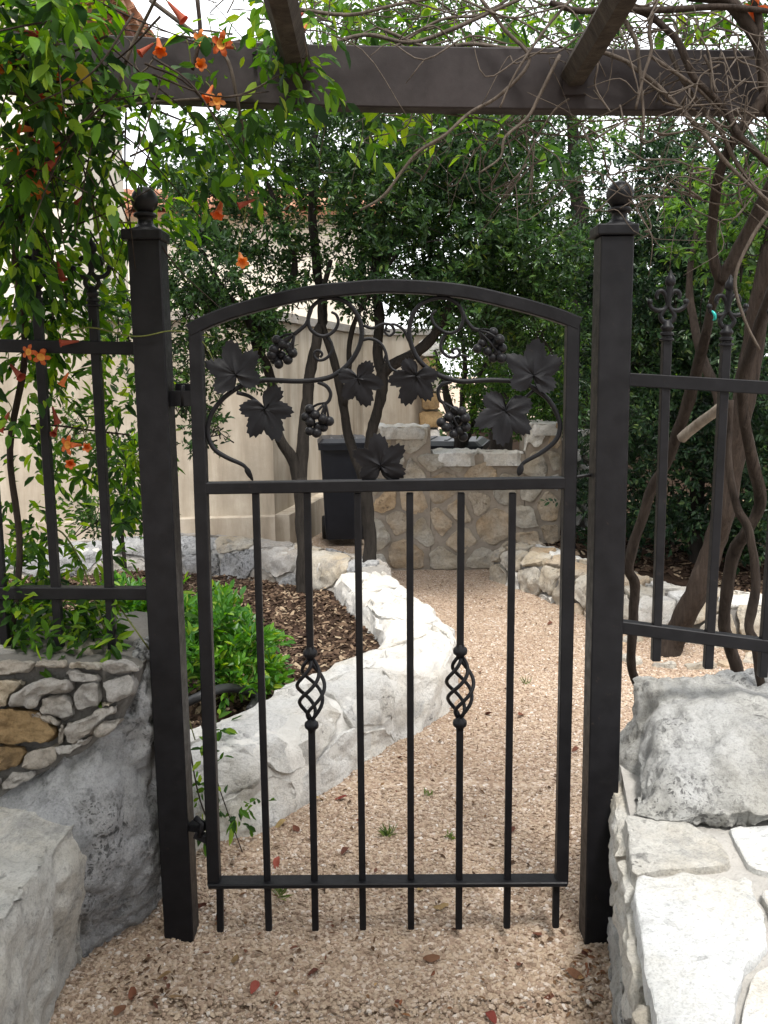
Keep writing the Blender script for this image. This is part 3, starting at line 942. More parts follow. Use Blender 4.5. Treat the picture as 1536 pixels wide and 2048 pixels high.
for poly in voronoi(fs.S, fs.T, 0.2, 0.014, rn, 1.4):
    stone(poly, fs_map, rn.uniform(.015, .03), rn.choice([M['boulder_pale'], M['pale_stone'], M['bench_stone']]), rw, rn, seg=0.05, rug=2, amp=.01, freq=14)
SL = [[(1246, 1640), (1300, 1642), (1380, 1660), (1440, 1698), (1466, 1742), (1400, 1750), (1330, 1752), (1264, 1764), (1254, 1700)],
      [(1262, 1772), (1340, 1764), (1420, 1764), (1500, 1774), (1512, 1815), (1532, 1850), (1537, 1900), (1520, 1930), (1488, 1958), (1476, 2010), (1470, 2070), (1420, 2150), (1318, 2150), (1302, 2020), (1280, 1900), (1268, 1830)],
      [(1456, 1660), (1600, 1662), (1640, 1740), (1570, 1764), (1500, 1748), (1472, 1700)],
      [(1502, 1962), (1545, 1932), (1680, 1920), (1700, 2160), (1450, 2160), (1486, 2030)], [(1560, 1780), (1680, 1750), (1720, 1900), (1562, 1915), (1545, 1850), (1520, 1800)]]
for k, poly in enumerate(SL):
    stone(poly, lambda u, v, h: G(u, v, ZT) + Vector((0, 0, h)), (0.017, 0.020, .017, .015, .017)[k], M['slab'] if k in (1, 2) else M['bench_stone'] if k == 0 else W_, rw, rn, seg=24, rough=0.22, depth=-0.03, name='cap_slab', seg_noise=12,
          rings=((1.0, 0.3), (0.99, 0.85), (0.95, 1.0), (0.7, 1.0), (0.4, 0.98)), rug=1, amp=.0035, freq=12)

for x0, x1, y0, y1 in ((.98, 1.32, -.62, -.30), (1.34, 1.68, -.66, -.30), (.99, 1.26, -1.02, -.65), (1.28, 1.68, -1.05, -.69), (.98, 1.4, -1.42, -1.06), (1.42, 1.68, -1.42, -1.08), (.33, .62, -1.42, -1.02), (.65, .95, -1.42, -1.0), (1.38, 1.68, -.26, .18)):
    stone([(x0, y0 + rn.uniform(0, .03)), (x1, y0), (x1 - rn.uniform(0, .04), y1), (x0 + rn.uniform(0, .04), y1 - rn.uniform(0, .03))], lambda x, y, h: Vector((x, y, ZT + h)), .016, rn.choice([M['slab'], M['bench_stone'], W_]), rw, rn, seg=.07, name='cap_slab', amp=.0035, freq=12)

# ------------------------------------------------------------------ stone ring round the leaning trunk
sr = thing('stone_ring', G(1360, 1315), 'ring of flat yellowish stones round the foot of the leaning trunk', 'stone edging')
c = G(1365, 1312)
for k in range(12):
    a = 2 * math.pi * k / 12 + rn.uniform(-.1, .1)
    p = c + Vector((math.cos(a) * .34, math.sin(a) * .23, 0))
    w, d = rn.uniform(.10, .17), rn.uniform(.06, .09)
    ang = a + math.pi / 2
    def rmap(u, v, h, p=p, ang=ang): return p + Vector((math.cos(ang) * u - math.sin(ang) * v, math.sin(ang) * u + math.cos(ang) * v, h))
    stone([(-w / 2, -d / 2), (w / 2, -d / 2 * rn.uniform(.6, 1)), (w / 2 * .9, d / 2), (-w / 2 * .9, d / 2)], rmap, rn.uniform(.03, .05), rn.choice([M['ochre_stone'], M['pale_stone'], M['warm_stone'], M['pale_stone']]), sr, rn, seg=.05)

# ------------------------------------------------------------------ gate
IR, IL = M['iron'], M['iron_leaf']
gate = thing('garden_gate', P(775, 1858, 0), 'dark iron garden gate with arched top and wrought grapevine panel', 'gate')
def bar(name, a, b, w, d, parent, y=0.0, mat=None):
    return MB().add(*prism(P(*a, y), P(*b, y), w, d)).build(name, mat or IR, parent)
bar('stile', (392, 655), (429, 1768), .0300, .032, gate)
bar('stile', (1145, 645), (1122.5, 1764), .0300, .032, gate)
bar('mid_rail', (405, 976), (1132, 965), .0275, .030, gate)
bar('bottom_rail', (418, 1764.5), (1133, 1760), .0125, .046, gate)


def sweep_rect(pts, w, d, ch=0.003):
    """square bar bent along pts in a plane facing -Y"""
    n = len(pts)
    V, F = [], []
    hw, hd = w / 2, d / 2
    prof = [(-hw, -hd + ch), (-hw + ch, -hd), (hw - ch, -hd), (hw, -hd + ch), (hw, hd - ch), (hw - ch, hd), (-hw + ch, hd), (-hw, hd - ch)]
    for i, p in enumerate(pts):
        a = (pts[min(i + 1, n - 1)] - pts[max(i - 1, 0)]).normalized()
        s = Vector((-a.z, 0, a.x)).normalized()
        V += [p + s * x + Vector((0, y, 0)) for x, y in prof]
    for i in range(n - 1):
        for k in range(8):
            j = (k + 1) % 8
            F.append([i * 8 + k, (i + 1) * 8 + k, (i + 1) * 8 + j, i * 8 + j])
    F += [list(range(8)), list(range(n * 8 - 1, n * 8 - 9, -1))]
    return V, F


arch = crom([P(*q, 0) for q in ((380, 661), (430, 637), (496, 615), (608, 588), (706, 577), (788, 573), (917, 582), (1026, 605.5), (1108, 629), (1157, 648))], 5)
mk('arch_bar', *sweep_rect(arch, .0300, .034), IR, gate, True, auto=30)
tops = [511.5, 614.5, 715, 819.5, 922, 1025]
bots = [538, 631, 726, 822, 917.5, 1013.5]
for k in range(6):
    a, b = (tops[k], 990), (bots[k], 1860 - k)
    def on(y): return (a[0] + (b[0] - a[0]) * (y - a[1]) / (b[1] - a[1]), y)
    if k in (1, 4):
        yc0, yc1 = (1306, 1450) if k == 1 else (1302, 1446)
        pk = MB().add(*prism(P(*on(985)), P(*on(yc0)), .0165, .0165, ch=.0015)).add(*prism(P(*on(yc1)), P(*b), .0165, .0165, ch=.0015)).build('picket', IR, gate)
        c0, c1 = P(*on(yc1 - 12)), P(*on(yc0 + 12))
        L = (c1 - c0).length
        for q in range(4):
            pts = []
            for i in range(25):
                t = i / 24
                rr = .005 + .0285 * math.sin(math.pi * t) ** 0.85
                an = math.pi / 2 * q + t * math.pi * 1.5 + (0.5 if k == 1 else 0.2)
                pts.append(c0.lerp(c1, t) + Vector((math.cos(an) * rr, math.sin(an) * rr, 0)))
            mk('twist_wire', *tube(pts, .0046, 8), IR, pk, True)
        for yc in (yc0, yc1):
            c = P(*on(yc))
            mk('collar', *lathe([(.009, -.017), (.0105, -.011), (.0165, -.006), (.0175, 0), (.0165, .006), (.0105, .011), (.009, .017)], c, 16), IR, pk, True)
    else:
        bar('picket', on(985), b, .0165, .0165, gate)
bar('picket_foot', (440, 1770), (441, 1862), .0165, .0165, gate)
bar('picket_foot', (1112, 1768), (1111, 1854), .0165, .0165, gate)

zl = lambda x, y: (370 + x / 3.572, 540 + y / 3.572)
zr = lambda x, y: (780 + x / 3.657, 540 + y / 3.657)


def rod(name, pts, fz, r, yo=0.0, n=5, bow=0.0):
    q = [P(*fz(*p), yo + bow * math.sin(math.pi * i / max(1, len(pts) - 1))) for i, p in enumerate(pts)]
    return mk(name, *tube(crom(q, n), r, 8), IR, gate, True)


rod('vine_scroll', [(480, 1498), (440, 1420), (400, 1385), (300, 1340), (210, 1280), (170, 1200), (165, 1110), (200, 1010), (270, 920), (370, 845), (450, 810), (540, 792), (620, 787), (800, 795), (950, 785), (1060, 755), (1150, 690), (1220, 600), (1260, 490), (1255, 380), (1210, 290), (1150, 230), (1060, 200), (970, 215), (905, 270), (880, 350), (895, 420), (950, 465), (1010, 470), (1070, 430), (1095, 370), (1080, 320), (1045, 300)], zl,
    [.0035, .0055, .0055, .006, .006, .0062, .006, .0055, .005, .0045, .004, .003])
rod('vine_scroll', [(945, 1500), (960, 1430), (1010, 1390), (1100, 1340), (1190, 1270), (1235, 1200), (1240, 1110), (1200, 1010), (1150, 940), (1090, 890), (1030, 850), (960, 825), (880, 812), (760, 805), (650, 808), (530, 815), (430, 795), (330, 755), (240, 690), (180, 610), (145, 500), (145, 400), (175, 310), (240, 240), (340, 205), (430, 210), (500, 255), (535, 330), (525, 400), (480, 450), (420, 460), (360, 430), (320, 390), (305, 330), (340, 295)], zr,
    [.0035, .0055, .0055, .006, .006, .0062, .006, .0055, .005, .0045, .004, .003])
rod('tendril', [(905, 280), (868, 380), (830, 420), (780, 460)], zl, [.004, .005])
rod('tendril', [(1010, 480), (1045, 520), (1050, 580), (1010, 630), (960, 645), (925, 620), (925, 590), (955, 575), (980, 600), (965, 625)], zl, [.004, .003], .004)
rod('tendril', [(950, 800), (1010, 830), (1040, 880), (1030, 930), (1000, 960)], zl, [.005, .004])
rod('tendril', [(370, 875), (450, 898), (500, 930), (540, 965)], zl, [.005, .004])
rod('tendril', [(1150, 718), (1200, 737), (1235, 778)], zl, [.004, .003])
rod('tendril', [(1255, 505), (1320, 490), (1390, 520), (1430, 580), (1450, 660), (1480, 710), (1540, 725), (1590, 690)], zl, [.004, .003])
rod('tendril', [(1440, 590), (1425, 640), (1450, 665)], zl, .0025)
rod('tendril', [(1275, 395), (1340, 415), (1420, 385), (1475, 395), (1495, 440), (1460, 470), (1425, 440), (1445, 410)], zl, [.004, .0025])
rod('tendril', [(30, 435), (0, 400), (-25, 405), (-30, 440), (0, 450)], zr, .0025)
rod('tendril', [(140, 520), (100, 440), (40, 400), (0, 398)], zr, [.004, .003])
rod('tendril', [(530, 300), (560, 370), (605, 425), (650, 440)], zr, [.004, .005])
rod('tendril', [(420, 460), (385, 500), (372, 570), (410, 625), (470, 640), (510, 610), (490, 575), (455, 590), (470, 615)], zr, [.004, .003], .004)
rod('tendril', [(470, 640), (530, 622), (580, 640)], zr, .0025)
rod('tendril', [(450, 815), (385, 835), (352, 880), (362, 945), (392, 975)], zr, [.005, .004])
rod('tendril', [(330, 752), (270, 732), (215, 745), (190, 790)], zr, [.004, .003])
rod('tendril', [(1050, 880), (980, 940), (900, 970), (870, 985)], zr, [.004, .003], .01)
rod('tendril', [(1400, 1410), (1430, 1470), (1480, 1500)], zl, [.005, .004])
for fz, pts in ((zl, [(430, 1400), (455, 1450), (485, 1505)]), (zr, [(965, 1420), (950, 1470), (940, 1505)])):      # beaten shoots at the foot of the scrolls
    q = crom([P(*fz(*p), -.003) for p in pts], 5)
    mk('forged_shoot', *tube(q, [.003, .0085, .007, .002], 10, flat=0.4), IR, gate, True)


def grape_leaf(c, tip, size, tilt, mat, parent, seed, fold=0.15):
    """a beaten sheet leaf: five lobes, toothed edge, raised veins; c is where its stalk joins, tip points to the middle lobe"""
    ks = [(0, 1.0), (16, .86), (29, .60), (45, .82), (58, .90), (74, .70), (88, .52), (106, .68), (122, .72), (142, .58), (160, .42), (174, .13), (180, .06)]
    def rad(a):
        a = abs(a)
        for (a0, r0), (a1, r1) in zip(ks, ks[1:]):
            if a <= a1: return r0 + (r1 - r0) * (a - a0) / (a1 - a0)
        return .06
    N = 72
    rnd = random.Random(seed)
    warp = [rnd.uniform(-.07, .07) for _ in range(8)]
    up = Vector(tip).normalized()
    sd_ = Vector((up.z, 0, -up.x))
    nrm = Vector((0, -1, 0))
    rings = (0.0, 0.22, 0.5, 0.8, 1.0)
    V, F = [], []
    for side in (0, 1):
        for k, f in enumerate(rings):
            for i in range(N):
                a = -180 + 360 * i / N
                r = rad(a) * (1 + warp[int((a + 180) / 45) % 8])
                if f == 1.0: r *= 1.05 if i % 2 else .955
                vein = min(abs(a), abs(abs(a) - 57), abs(abs(a) - 118))
                hgt = (.020 * math.exp(-(vein / 7) ** 2) - .03 * f * f + fold * .35 * abs(math.sin(math.radians(a))) * f + .035 * math.sin(f * 6 + a * .05 + seed)) * size
                x, y = math.sin(math.radians(a)) * r * f * size, math.cos(math.radians(a)) * r * f * size
                p = c + sd_ * x + up * (y * math.cos(tilt)) + nrm * (hgt + y * math.sin(tilt) - side * .0022)
                V.append(p)
        o = side * len(rings) * N
        for k in range(len(rings) - 1):
            for i in range(N):
                j = (i + 1) % N
                q = [o + k * N + i, o + k * N + j, o + (k + 1) * N + j, o + (k + 1) * N + i]
                F.append(q if not side else q[::-1])
    o1 = (len(rings) - 1) * N
    for i in range(N):
        j = (i + 1) % N
        F.append([o1 + i, o1 + j, o1 + len(rings) * N + j, o1 + len(rings) * N + i])
    return mk('grape_leaf', V, F, mat, parent, True, auto=45)


S_ = 1 / 880.0
for fz, c, tp, size, sd_ in ((zl, (362, 745), (-60, -300), 255, 1), (zl, (570, 990), (120, 235), 250, 2), (zl, (1235, 775), (70, 190), 215, 3), (zl, (1395, 1395), (-20, -220), 255, 4),
                             (zr, (190, 775), (-90, 200), 225, 5), (zr, (845, 1030), (-45, 270), 275, 6), (zr, (1050, 770), (20, -330), 275, 7)):
    k = 3.572 if fz is zl else 3.657
    grape_leaf(P(*fz(*c), -.010), Vector((tp[0], 0, -tp[1])), size / k * S_, math.radians((-1) ** sd_ * 8), IL, gate, sd_)

gm = None
for fz, stalk, pts in ((zl, (785, 455), [(655, 500), (695, 530), (635, 570), (735, 545), (770, 595), (690, 612), (735, 642), (670, 672), (640, 640), (752, 570), (620, 610)]),
                       (zl, (1005, 950), [(890, 995), (930, 1035), (895, 1085), (985, 1065), (1030, 1080), (950, 1120), (990, 1125), (890, 1150), (940, 1162), (860, 1050), (1000, 1090)]),
                       (zr, (645, 440), [(755, 455), (730, 485), (675, 535), (765, 545), (800, 510), (715, 595), (785, 608), (818, 572), (815, 645), (640, 575), (755, 640)]),
                       (zr, (385, 968), [(475, 1030), (525, 1035), (430, 1075), (495, 1102), (550, 1085), (375, 1115), (455, 1140), (555, 1150), (510, 1175), (410, 1150), (465, 1198), (535, 1218)])):
    s0 = P(*fz(*stalk))
    mb = MB()
    rn = random.Random(len(pts) + stalk[0])
    gs = []
    for i, p in enumerate(pts):
        g = P(*fz(*p), rn.uniform(-.016, .014) if i else 0)
        gs.append(g)
    for g in gs[::2] + gs[:1]:
        mb.add(*tube(crom([s0, s0.lerp(g, .5) + Vector((0, -.004, .004)), g], 3), .0028, 6))
    cl = mb.build('grape_cluster', IR, gate, True)
    if gm is None:
        o = mk('grape', *lathe(sphere_prof(.0112, 0, 8), (0, 0, 0), 12), IR, cl, True, origin=Vector((0, 0, 0)))
        gm = o.data
        o.location = gs[0] - ploc(cl)
        gs = gs[1:]
    for g in gs:
        place('grape', gm, cl, g, (rn.uniform(0, 3), rn.uniform(0, 3), 0), rn.uniform(.95, 1.12))

# hinges and latch
a, b = P(338, 792, .012), P(386, 792, .004)
hg = MB().add(*prism(P(333, 797, .035), P(384, 797, .02), .036, .008, ch=.001)).add(*prism(P(352, 776, .05), P(384, 776, .03), .020, .006, ch=.001)).build('hinge', IR, gate)
mk('hinge_pin', *lathe([(.006, -.022), (.006, .026), (.004, .028)], P(366, 794, .026), 12), IR, hg, True)
hg = MB().add(*prism(P(381, 1651, .02), P(409, 1654, .0), .020, .026, ch=.001)).add(*prism(P(390, 1667, .0), P(416, 1678, .0), .018, .020, ch=.001)).build('hinge', IR, gate)
mk('hinge_pin', *tube([P(391, 1636, .0), P(404, 1646, -.01), P(400, 1672, -.005)], .008, 8), IR, hg, True)
mk('latch_rod', *tube(crom([P(1146, 955, .012), P(1160, 953, .012), P(1176, 950.5, .012), P(1196, 951, .012)], 4), .0042, 8), IR, gate, True)

# ------------------------------------------------------------------ gate posts
def post(label, top, bot, yf, cap_c, ball_c):
    """top and bot are the middle of the front face, yf the depth of the front face"""
    w = .0735
    yc = yf + w / 2
    a, b = P(*top, yf), P(*bot, yf)
    for v in (a, b): v.y = yc
    b = b + (b - a).normalized() * .12
    t = thing('gate_post', (b.x, yc, 0), label, 'gate post')
    MB().add(*prism(a, b, w, w, ch=.003)).build('shaft', IR, t)
    c = P(*cap_c, yf); c.y = yc
    MB().add(*prism(c - Vector((0, 0, .012)), c + Vector((0, 0, .011)), w + .017, w + .017, ch=.003)).build('cap', IR, t)
    q = P(*ball_c, yf + w / 2)
    zc = c.z + .010
    h = q.z - zc
    mk('ball_finial', *lathe([(.036, 0), (.034, .006), (.024, .010), (.0185, .016), (.0165, .026), (.019, .031), (.0255, .033), (.0265, .037), (.0235, .041), (.017, .043)] + sphere_prof(.0302, h, 14, -60, 90), (q.x, yc, zc), 28), IR, t, True, auto=50)
    return t


post('left iron gate post with a ball finial and the hinges', (287, 478), (357, 1868), 0.0, (283, 468), (289, 401))
post('right iron gate post with a ball finial beside the latch', (1236, 470), (1199, 1893), -.037, (1236, 458), (1240, 390))

# ------------------------------------------------------------------ fences
def finial_mb(c):
    k = .000345
    mb = MB()
    X = lambda x, z, y=0: c + Vector(((x - 618) * k, y, (1010 - z) * k))
    mb.add(*lathe([(.0105, -.040), (.0165, -.038), (.0165, -.034), (.011, -.032), (.011, -.028), (.0155, -.026), (.0155, -.021), (.011, -.019), (.011, -.015), (.0145, -.012), (.0145, -.007), (.0115, -.004), (.0095, .004), (.006, .008)], c, 14))
    for s in (-1, 1):
        m_ = lambda pts: [X(618 + s * (x - 618), z) for x, z in pts]
        mb.add(*tube(crom(m_([(618, 1012), (590, 1000), (572, 965), (590, 930), (610, 905), (618, 880)]), 4), [.0045, .0055, .005, .004], 8))
        mb.add(*tube(crom(m_([(612, 895), (592, 922), (555, 928), (518, 912), (500, 885), (508, 866)]), 4), [.004, .0055, .005, .0045], 8))
        mb.add(*lathe(sphere_prof(.0068, 0, 6), X(618 + s * (500 - 618), 872), 10))
        mb.add(*tube(crom(m_([(618, 890), (606, 840), (585, 806), (556, 806), (541, 832), (548, 856)]), 4), [.005, .0055, .005, .0035], 8))
    mb.add(*tube([X(618, 905), X(620, 850), X(624, 790), X(628, 765)], [.006, .0075, .0075, .008], 10))
    mb.add(*lathe([(.006, -.012), (.0115, -.007), (.0118, 0), (.0105, .007), (.007, .012), (.0045, .015), (.0035, .019), (.001, .024)], X(628, 740), 12))
    return mb


def fence(label, loc, rails, pickets, parent=None):
    t = thing('iron_fence', loc, label, 'fence')
    for a, b, ya, yb, w in rails:
        MB().add(*prism(P(*a, ya), P(*b, yb), w, .030, ch=.002)).build('rail', IR, t)
    for top, bot, y in pickets:
        pk = MB().add(*prism(P(*top, y), P(*bot, y), .0200, .0200, ch=.0015)).build('picket', IR, t)
        finial_mb(P(*top, y) + Vector((0, 0, .028))).build('finial', IR, pk, True, auto=50)
    return t


fence('iron fence with fleur de lis finials left of the gate, wrapped in flowering vine', P(120, 1300, .045),
      [((272, 697), (-420, 683), .045, .045, .030), ((298, 1186), (-400, 1182), .045, .045, .030)],
      [((186, 604), (226, 1297), .045), ((74, 602), (120, 1296), .045), ((-38, 600), (12, 1298), .045), ((-150, 598), (-95, 1300), .045)])
fence('iron fence with fleur de lis finials right of the gate before the woody vines', P(1400, 1340, -.05),
      [((1255, 759), (1960, 801), .0, -.10, .030), ((1238, 1252), (1960, 1346), .0, -.10, .030)],
      [((1333.5, 672), (1311, 1321), -.012), ((1452, 682), (1415.5, 1336), -.028), ((1572, 692), (1524, 1353), -.044), ((1690, 702), (1634, 1370), -.06)])

# ------------------------------------------------------------------ pergola
pg = thing('pergola', P(1145, 165, .03), 'dark steel pergola beam above the gate with weathered timber rafters', 'pergola')
bm_pts = [P(*q, .02) for q in ((-700, 96), (-200, 107), (132, 133), (340, 145), (480, 151.5), (620, 156.5), (768, 160), (1133, 165), (1536, 168.5), (2300, 176))]
mk('beam', *sweep_rect(bm_pts, .127, .050), M['beam'], pg, False)
for x in (bm_pts[0].x + .06, bm_pts[-1].x - .06):
    MB().add(*prism((x, .075, -.1), (x, .075, 2.15), .09, .055)).build('beam_post', M['beam'], pg)
def rafter(px, w, z):
    q = P(*px, -.005)
    n_ = 14
    L = 3.6
    pts = [Vector((q.x + (0.03 * i / n_) * (1 if px[0] < 768 else -1.6), q.y + .004 - L * i / n_, q.z + z + .02 * i / n_)) for i in range(n_ + 1)]
    V, F = tube(pts, [w * 1.0], 6, jit=.10)
    return mk('rafter', V, F, M['rafter'], pg, True, auto=50)
rafter((1149, 148), .031, .0)
rafter((597, 142), .031, .0)
for x in (-1.25, 1.25):
    q = bm_pts[3]
    mk('rafter', *tube([Vector((x, -.01 - 3.6 * i / 10, q.z + .01)) for i in range(11)], .036, 12, jit=.1), M['rafter'], pg, True, auto=50)
for k, px in enumerate(((1149, 176), (600, 168))):
    p = P(*px, -.008)
    MB().add(*box(p + Vector((0, .0, -.0)), (.05, .012, .03))).build('bracket', M['beam'], pg)
yb = -3.4
mk('back_beam', *sweep_rect([Vector((x, yb, bm_pts[3].z - .07)) for x in (-2.3, 0, 2.3)], .127, .05), M['beam'], pg)
for x in (-2.1, 2.1):
    MB().add(*prism((x, yb + .055, -.1), (x, yb + .055, 1.95), .09, .055)).build('beam_post', M['beam'], pg)

# ------------------------------------------------------------------ bins, hose
def wheelie(label, loc, w, d, h, rz=0.0):
    t = thing('wheelie_bin', loc, label, 'wheelie bin')
    Mz = Matrix.Rotation(rz, 3, 'Z'); L0 = Vector(loc)
    def frust(z0, z1, a0, b0, a1, b1, ch=.02):
        V = []
        for z, a, b in ((z0, a0, b0), (z1, a1, b1)):
            for x, y in ((-a + ch, -b), (a - ch, -b), (a, -b + ch), (a, b - ch), (a - ch, b), (-a + ch, b), (-a, b - ch), (-a, -b + ch)):
                V.append(L0 + Mz @ Vector((x, y, z)))
        F = [[i, (i + 1) % 8, 8 + (i + 1) % 8, 8 + i] for i in range(8)] + [list(range(7, -1, -1)), list(range(8, 16))]
        return V, F
    frb = MB().add(*frust(.06, h * .55, w * .39, d * .40, w * .44, d * .45)).add(*frust(h * .55, h * .93, w * .44, d * .45, w * .48, d * .49))
    frb.build('body', M['bin'], t)
    MB().add(*frust(h * .90, h * .945, w * .52, d * .53, w * .525, d * .535)).build('rim', M['bin'], t)
    lid = MB().add(*frust(h * .945, h * .965, w * .53, d * .54, w * .53, d * .54)).add(*frust(h * .965, h * 1.0, w * .51, d * .52, w * .44, d * .44)).build('lid', M['bin'], t)
    for s in (-.25, 0, .25):
        V, F = frust(h * .995, h * 1.008, .018, d * .36, .012, d * .34, .004)
        mk('lid_rib', [v + Mz @ Vector((s * w, 0, 0)) for v in V], F, M['bin'], lid)
    mk('handle', *tube([L0 + Mz @ Vector((-w * .45, d * .56, h * .95)), L0 + Mz @ Vector((-w * .42, d * .66, h * .95)), L0 + Mz @ Vector((w * .42, d * .66, h * .95)), L0 + Mz @ Vector((w * .45, d * .56, h * .95))], .014, 8), M['bin'], t, True)
    for s in (-1, 1):
        c = L0 + Mz @ Vector((s * w * .40, d * .38, .1))
        V, F = lathe([(.03, -.025), (.09, -.025), (.1, -.015), (.1, .015), (.09, .025), (.03, .025)], (0, 0, 0), 20)
        R_ = Mz @ Matrix.Rotation(math.pi / 2, 3, 'Y')
        mk('wheel', [c + R_ @ v for v in V], F, M['rubber'], t, True, auto=40)
    return t
b0 = P(688, 1072, 5.3); zt = P(688, 876, 5.3).z
wheelie('dark wheelie bin behind the tree trunks by the stucco wall', (b0.x, 5.45, 0), .40, .5, zt, .08)
b0 = P(905, 880, 5.1)
wheelie('wheelie bin inside the stone enclosure with only its lid showing', (b0.x - .02, 5.15, 0), .55, .62, P(905, 880, 5.0).z, -.2)

hp = [P(*q, y) for q, y in (((300, 1440), 1.02), ((384, 1400), .98), ((420, 1384), 1.02), ((455, 1376), 1.12), ((490, 1381), 1.2), ((512, 1396), 1.22), ((500, 1420), 1.15))]
tag(mk('garden_hose', *tube(crom(hp, 5), .017, 10), M['rubber'], None, True), 'black hose looped over the inner edge of the white wall under the green bush', 'hose')

# ------------------------------------------------------------------ gravel and bark mulch (loose, uncountable)
def chip_mesh(name, mat, seed, flat, n=1, elong=1.0):
    bm = bmesh.new()
    bmesh.ops.create_icosphere(bm, subdivisions=n, radius=0.5)
    for v in bm.verts:
        k = 1 + 0.42 * noise.noise(v.co * 2.3 + Vector((seed * 7.1, 0, 0)))
        v.co = Vector((v.co.x * k * elong, v.co.y * k, v.co.z * k * flat))
    me = bpy.data.meshes.new(name); bm.to_mesh(me); bm.free()
    me.materials.append(mat); shade(me, False)
    return me


def scatter(name, label, base_V, base_F, meshes, density, smin, smax, seed, flatrot):
    """loose bits spread over a surface with geometry nodes; the object is only the bits"""
    col = bpy.data.collections.new(name + '_kinds')
    for i, me in enumerate(meshes):
        col.objects.link(bpy.data.objects.new(name + '_piece', me))
    o = mk(name, base_V, base_F, meshes[0].materials[0], None, False, origin=Vector((0, 0, 0)))
    ng = bpy.data.node_groups.new(name + '_nodes', 'GeometryNodeTree')
    ng.interface.new_socket('Geometry', in_out='INPUT', socket_type='NodeSocketGeometry')
    ng.interface.new_socket('Geometry', in_out='OUTPUT', socket_type='NodeSocketGeometry')
    N, L = ng.nodes, ng.links
    gi, go = N.new('NodeGroupInput'), N.new('NodeGroupOutput')
    dp = N.new('GeometryNodeDistributePointsOnFaces'); dp.inputs['Density'].default_value = density; dp.inputs['Seed'].default_value = seed
    ip = N.new('GeometryNodeInstanceOnPoints')
    ci = N.new('GeometryNodeCollectionInfo'); ci.inputs['Collection'].default_value = col
    ci.inputs['Separate Children'].default_value = True; ci.inputs['Reset Children'].default_value = True
    ip.inputs['Pick Instance'].default_value = True
    rr = N.new('FunctionNodeRandomValue'); rr.data_type = 'FLOAT_VECTOR'
    rr.inputs[0].default_value = (-flatrot, -flatrot, 0); rr.inputs[1].default_value = (flatrot, flatrot, 6.283)
    rs = N.new('FunctionNodeRandomValue'); rs.data_type = 'FLOAT'; rs.inputs[2].default_value = 0.0; rs.inputs[3].default_value = 1.0; rs.inputs['Seed'].default_value = 5
    pw = N.new('ShaderNodeMath'); pw.operation = 'POWER'; pw.inputs[1].default_value = 2.2
    mr = N.new('ShaderNodeMapRange'); mr.inputs[3].default_value = smin; mr.inputs[4].default_value = smax
    L.new(rs.outputs[1], pw.inputs[0]); L.new(pw.outputs[0], mr.inputs[0])
    L.new(gi.outputs[0], dp.inputs[0]); L.new(dp.outputs['Points'], ip.inputs['Points'])
    L.new(ci.outputs[0], ip.inputs['Instance']); L.new(rr.outputs[0], ip.inputs['Rotation']); L.new(mr.outputs[0], ip.inputs['Scale'])
    L.new(ip.outputs[0], go.inputs[0])
    md = o.modifiers.new('scatter', 'NODES'); md.node_group = ng
    return tag(o, label, None, None, 'stuff')


def grid(x0, x1, y0, y1, step, zf, keep=None):
    V, F, idx = [], [], {}
    nx_, ny_ = int((x1 - x0) / step), int((y1 - y0) / step)
    def vid(i, j):
        if (i, j) not in idx:
            x, y = x0 + i * step, y0 + j * step
            idx[i, j] = len(V); V.append((x, y, zf(x, y)))
        return idx[i, j]
    for i in range(nx_):
        for j in range(ny_):
            if keep is None or keep(x0 + (i + .5) * step, y0 + (j + .5) * step):
                F.append([vid(i, j), vid(i + 1, j), vid(i + 1, j + 1), vid(i, j + 1)])
    return V, F


peb = [chip_mesh('pebble', M['pebble'], i, f, 1, e) for i, (f, e) in enumerate(((.6, 1.0), (.5, 1.35), (.75, 1.1), (.45, 1.15)))]
def on_path(x, y):
    if y < 0.35: return abs(x) < 0.95
    if y < 1.2: return x > -0.75
    return x > -0.15 and (x < 0.95 + (4.3 - y) * 0.75)
V, Fc = grid(-.95, 2.4, -1.25, .9, .05, lambda x, y: ground_z(x, y) + .001, on_path)
scatter('gravel', 'loose buff and pink crushed gravel covering the path', V, Fc, peb, 15000, .005, .0165, 1, .5)
V, Fc = grid(-.2, 3.4, .9, 4.35, .05, lambda x, y: ground_z(x, y) + .001, on_path)
scatter('gravel', 'finer looking gravel further along the winding path', V, Fc, peb, 8000, .0055, .015, 2, .5)
chips = [chip_mesh('bark_chip', M['chip'], i + 20, f, 1, e) for i, (f, e) in enumerate(((.18, 2.6), (.14, 1.8), (.25, 3.2), (.12, 1.3)))]
def in_bed(x, y):
    c = False
    for (a0, b0), (a1, b1) in zip(BED, BED[1:] + BED[:1]):
        if (b0 > y) != (b1 > y) and x < (a1 - a0) * (y - b0) / (b1 - b0) + a0: c = not c
    return c
V, Fc = grid(-2.4, .2, .5, 4.2, .06, lambda x, y: bed_z(x, y) + .006, in_bed)
scatter('mulch', 'dark bark mulch and dry leaf bits on the garden bed', V, Fc, chips, 3200, .008, .026, 3, .6)
V, Fc = grid(.95, 4.2, 2.3, 6.0, .1, lambda x, y: bed2_z(x, y) + .01, lambda x, y: y > 4.35 - (x - .95) * 1.25 if x < 2.1 else y > 2.8)
scatter('mulch', 'leaf litter and mulch under the shrubs on the right', V, Fc, chips, 1300, .012, .045, 4, .6)


# ------------------------------------------------------------------ foliage
def unit(a): return a / np.maximum(1e-9, np.linalg.norm(a, axis=-1, keepdims=True))


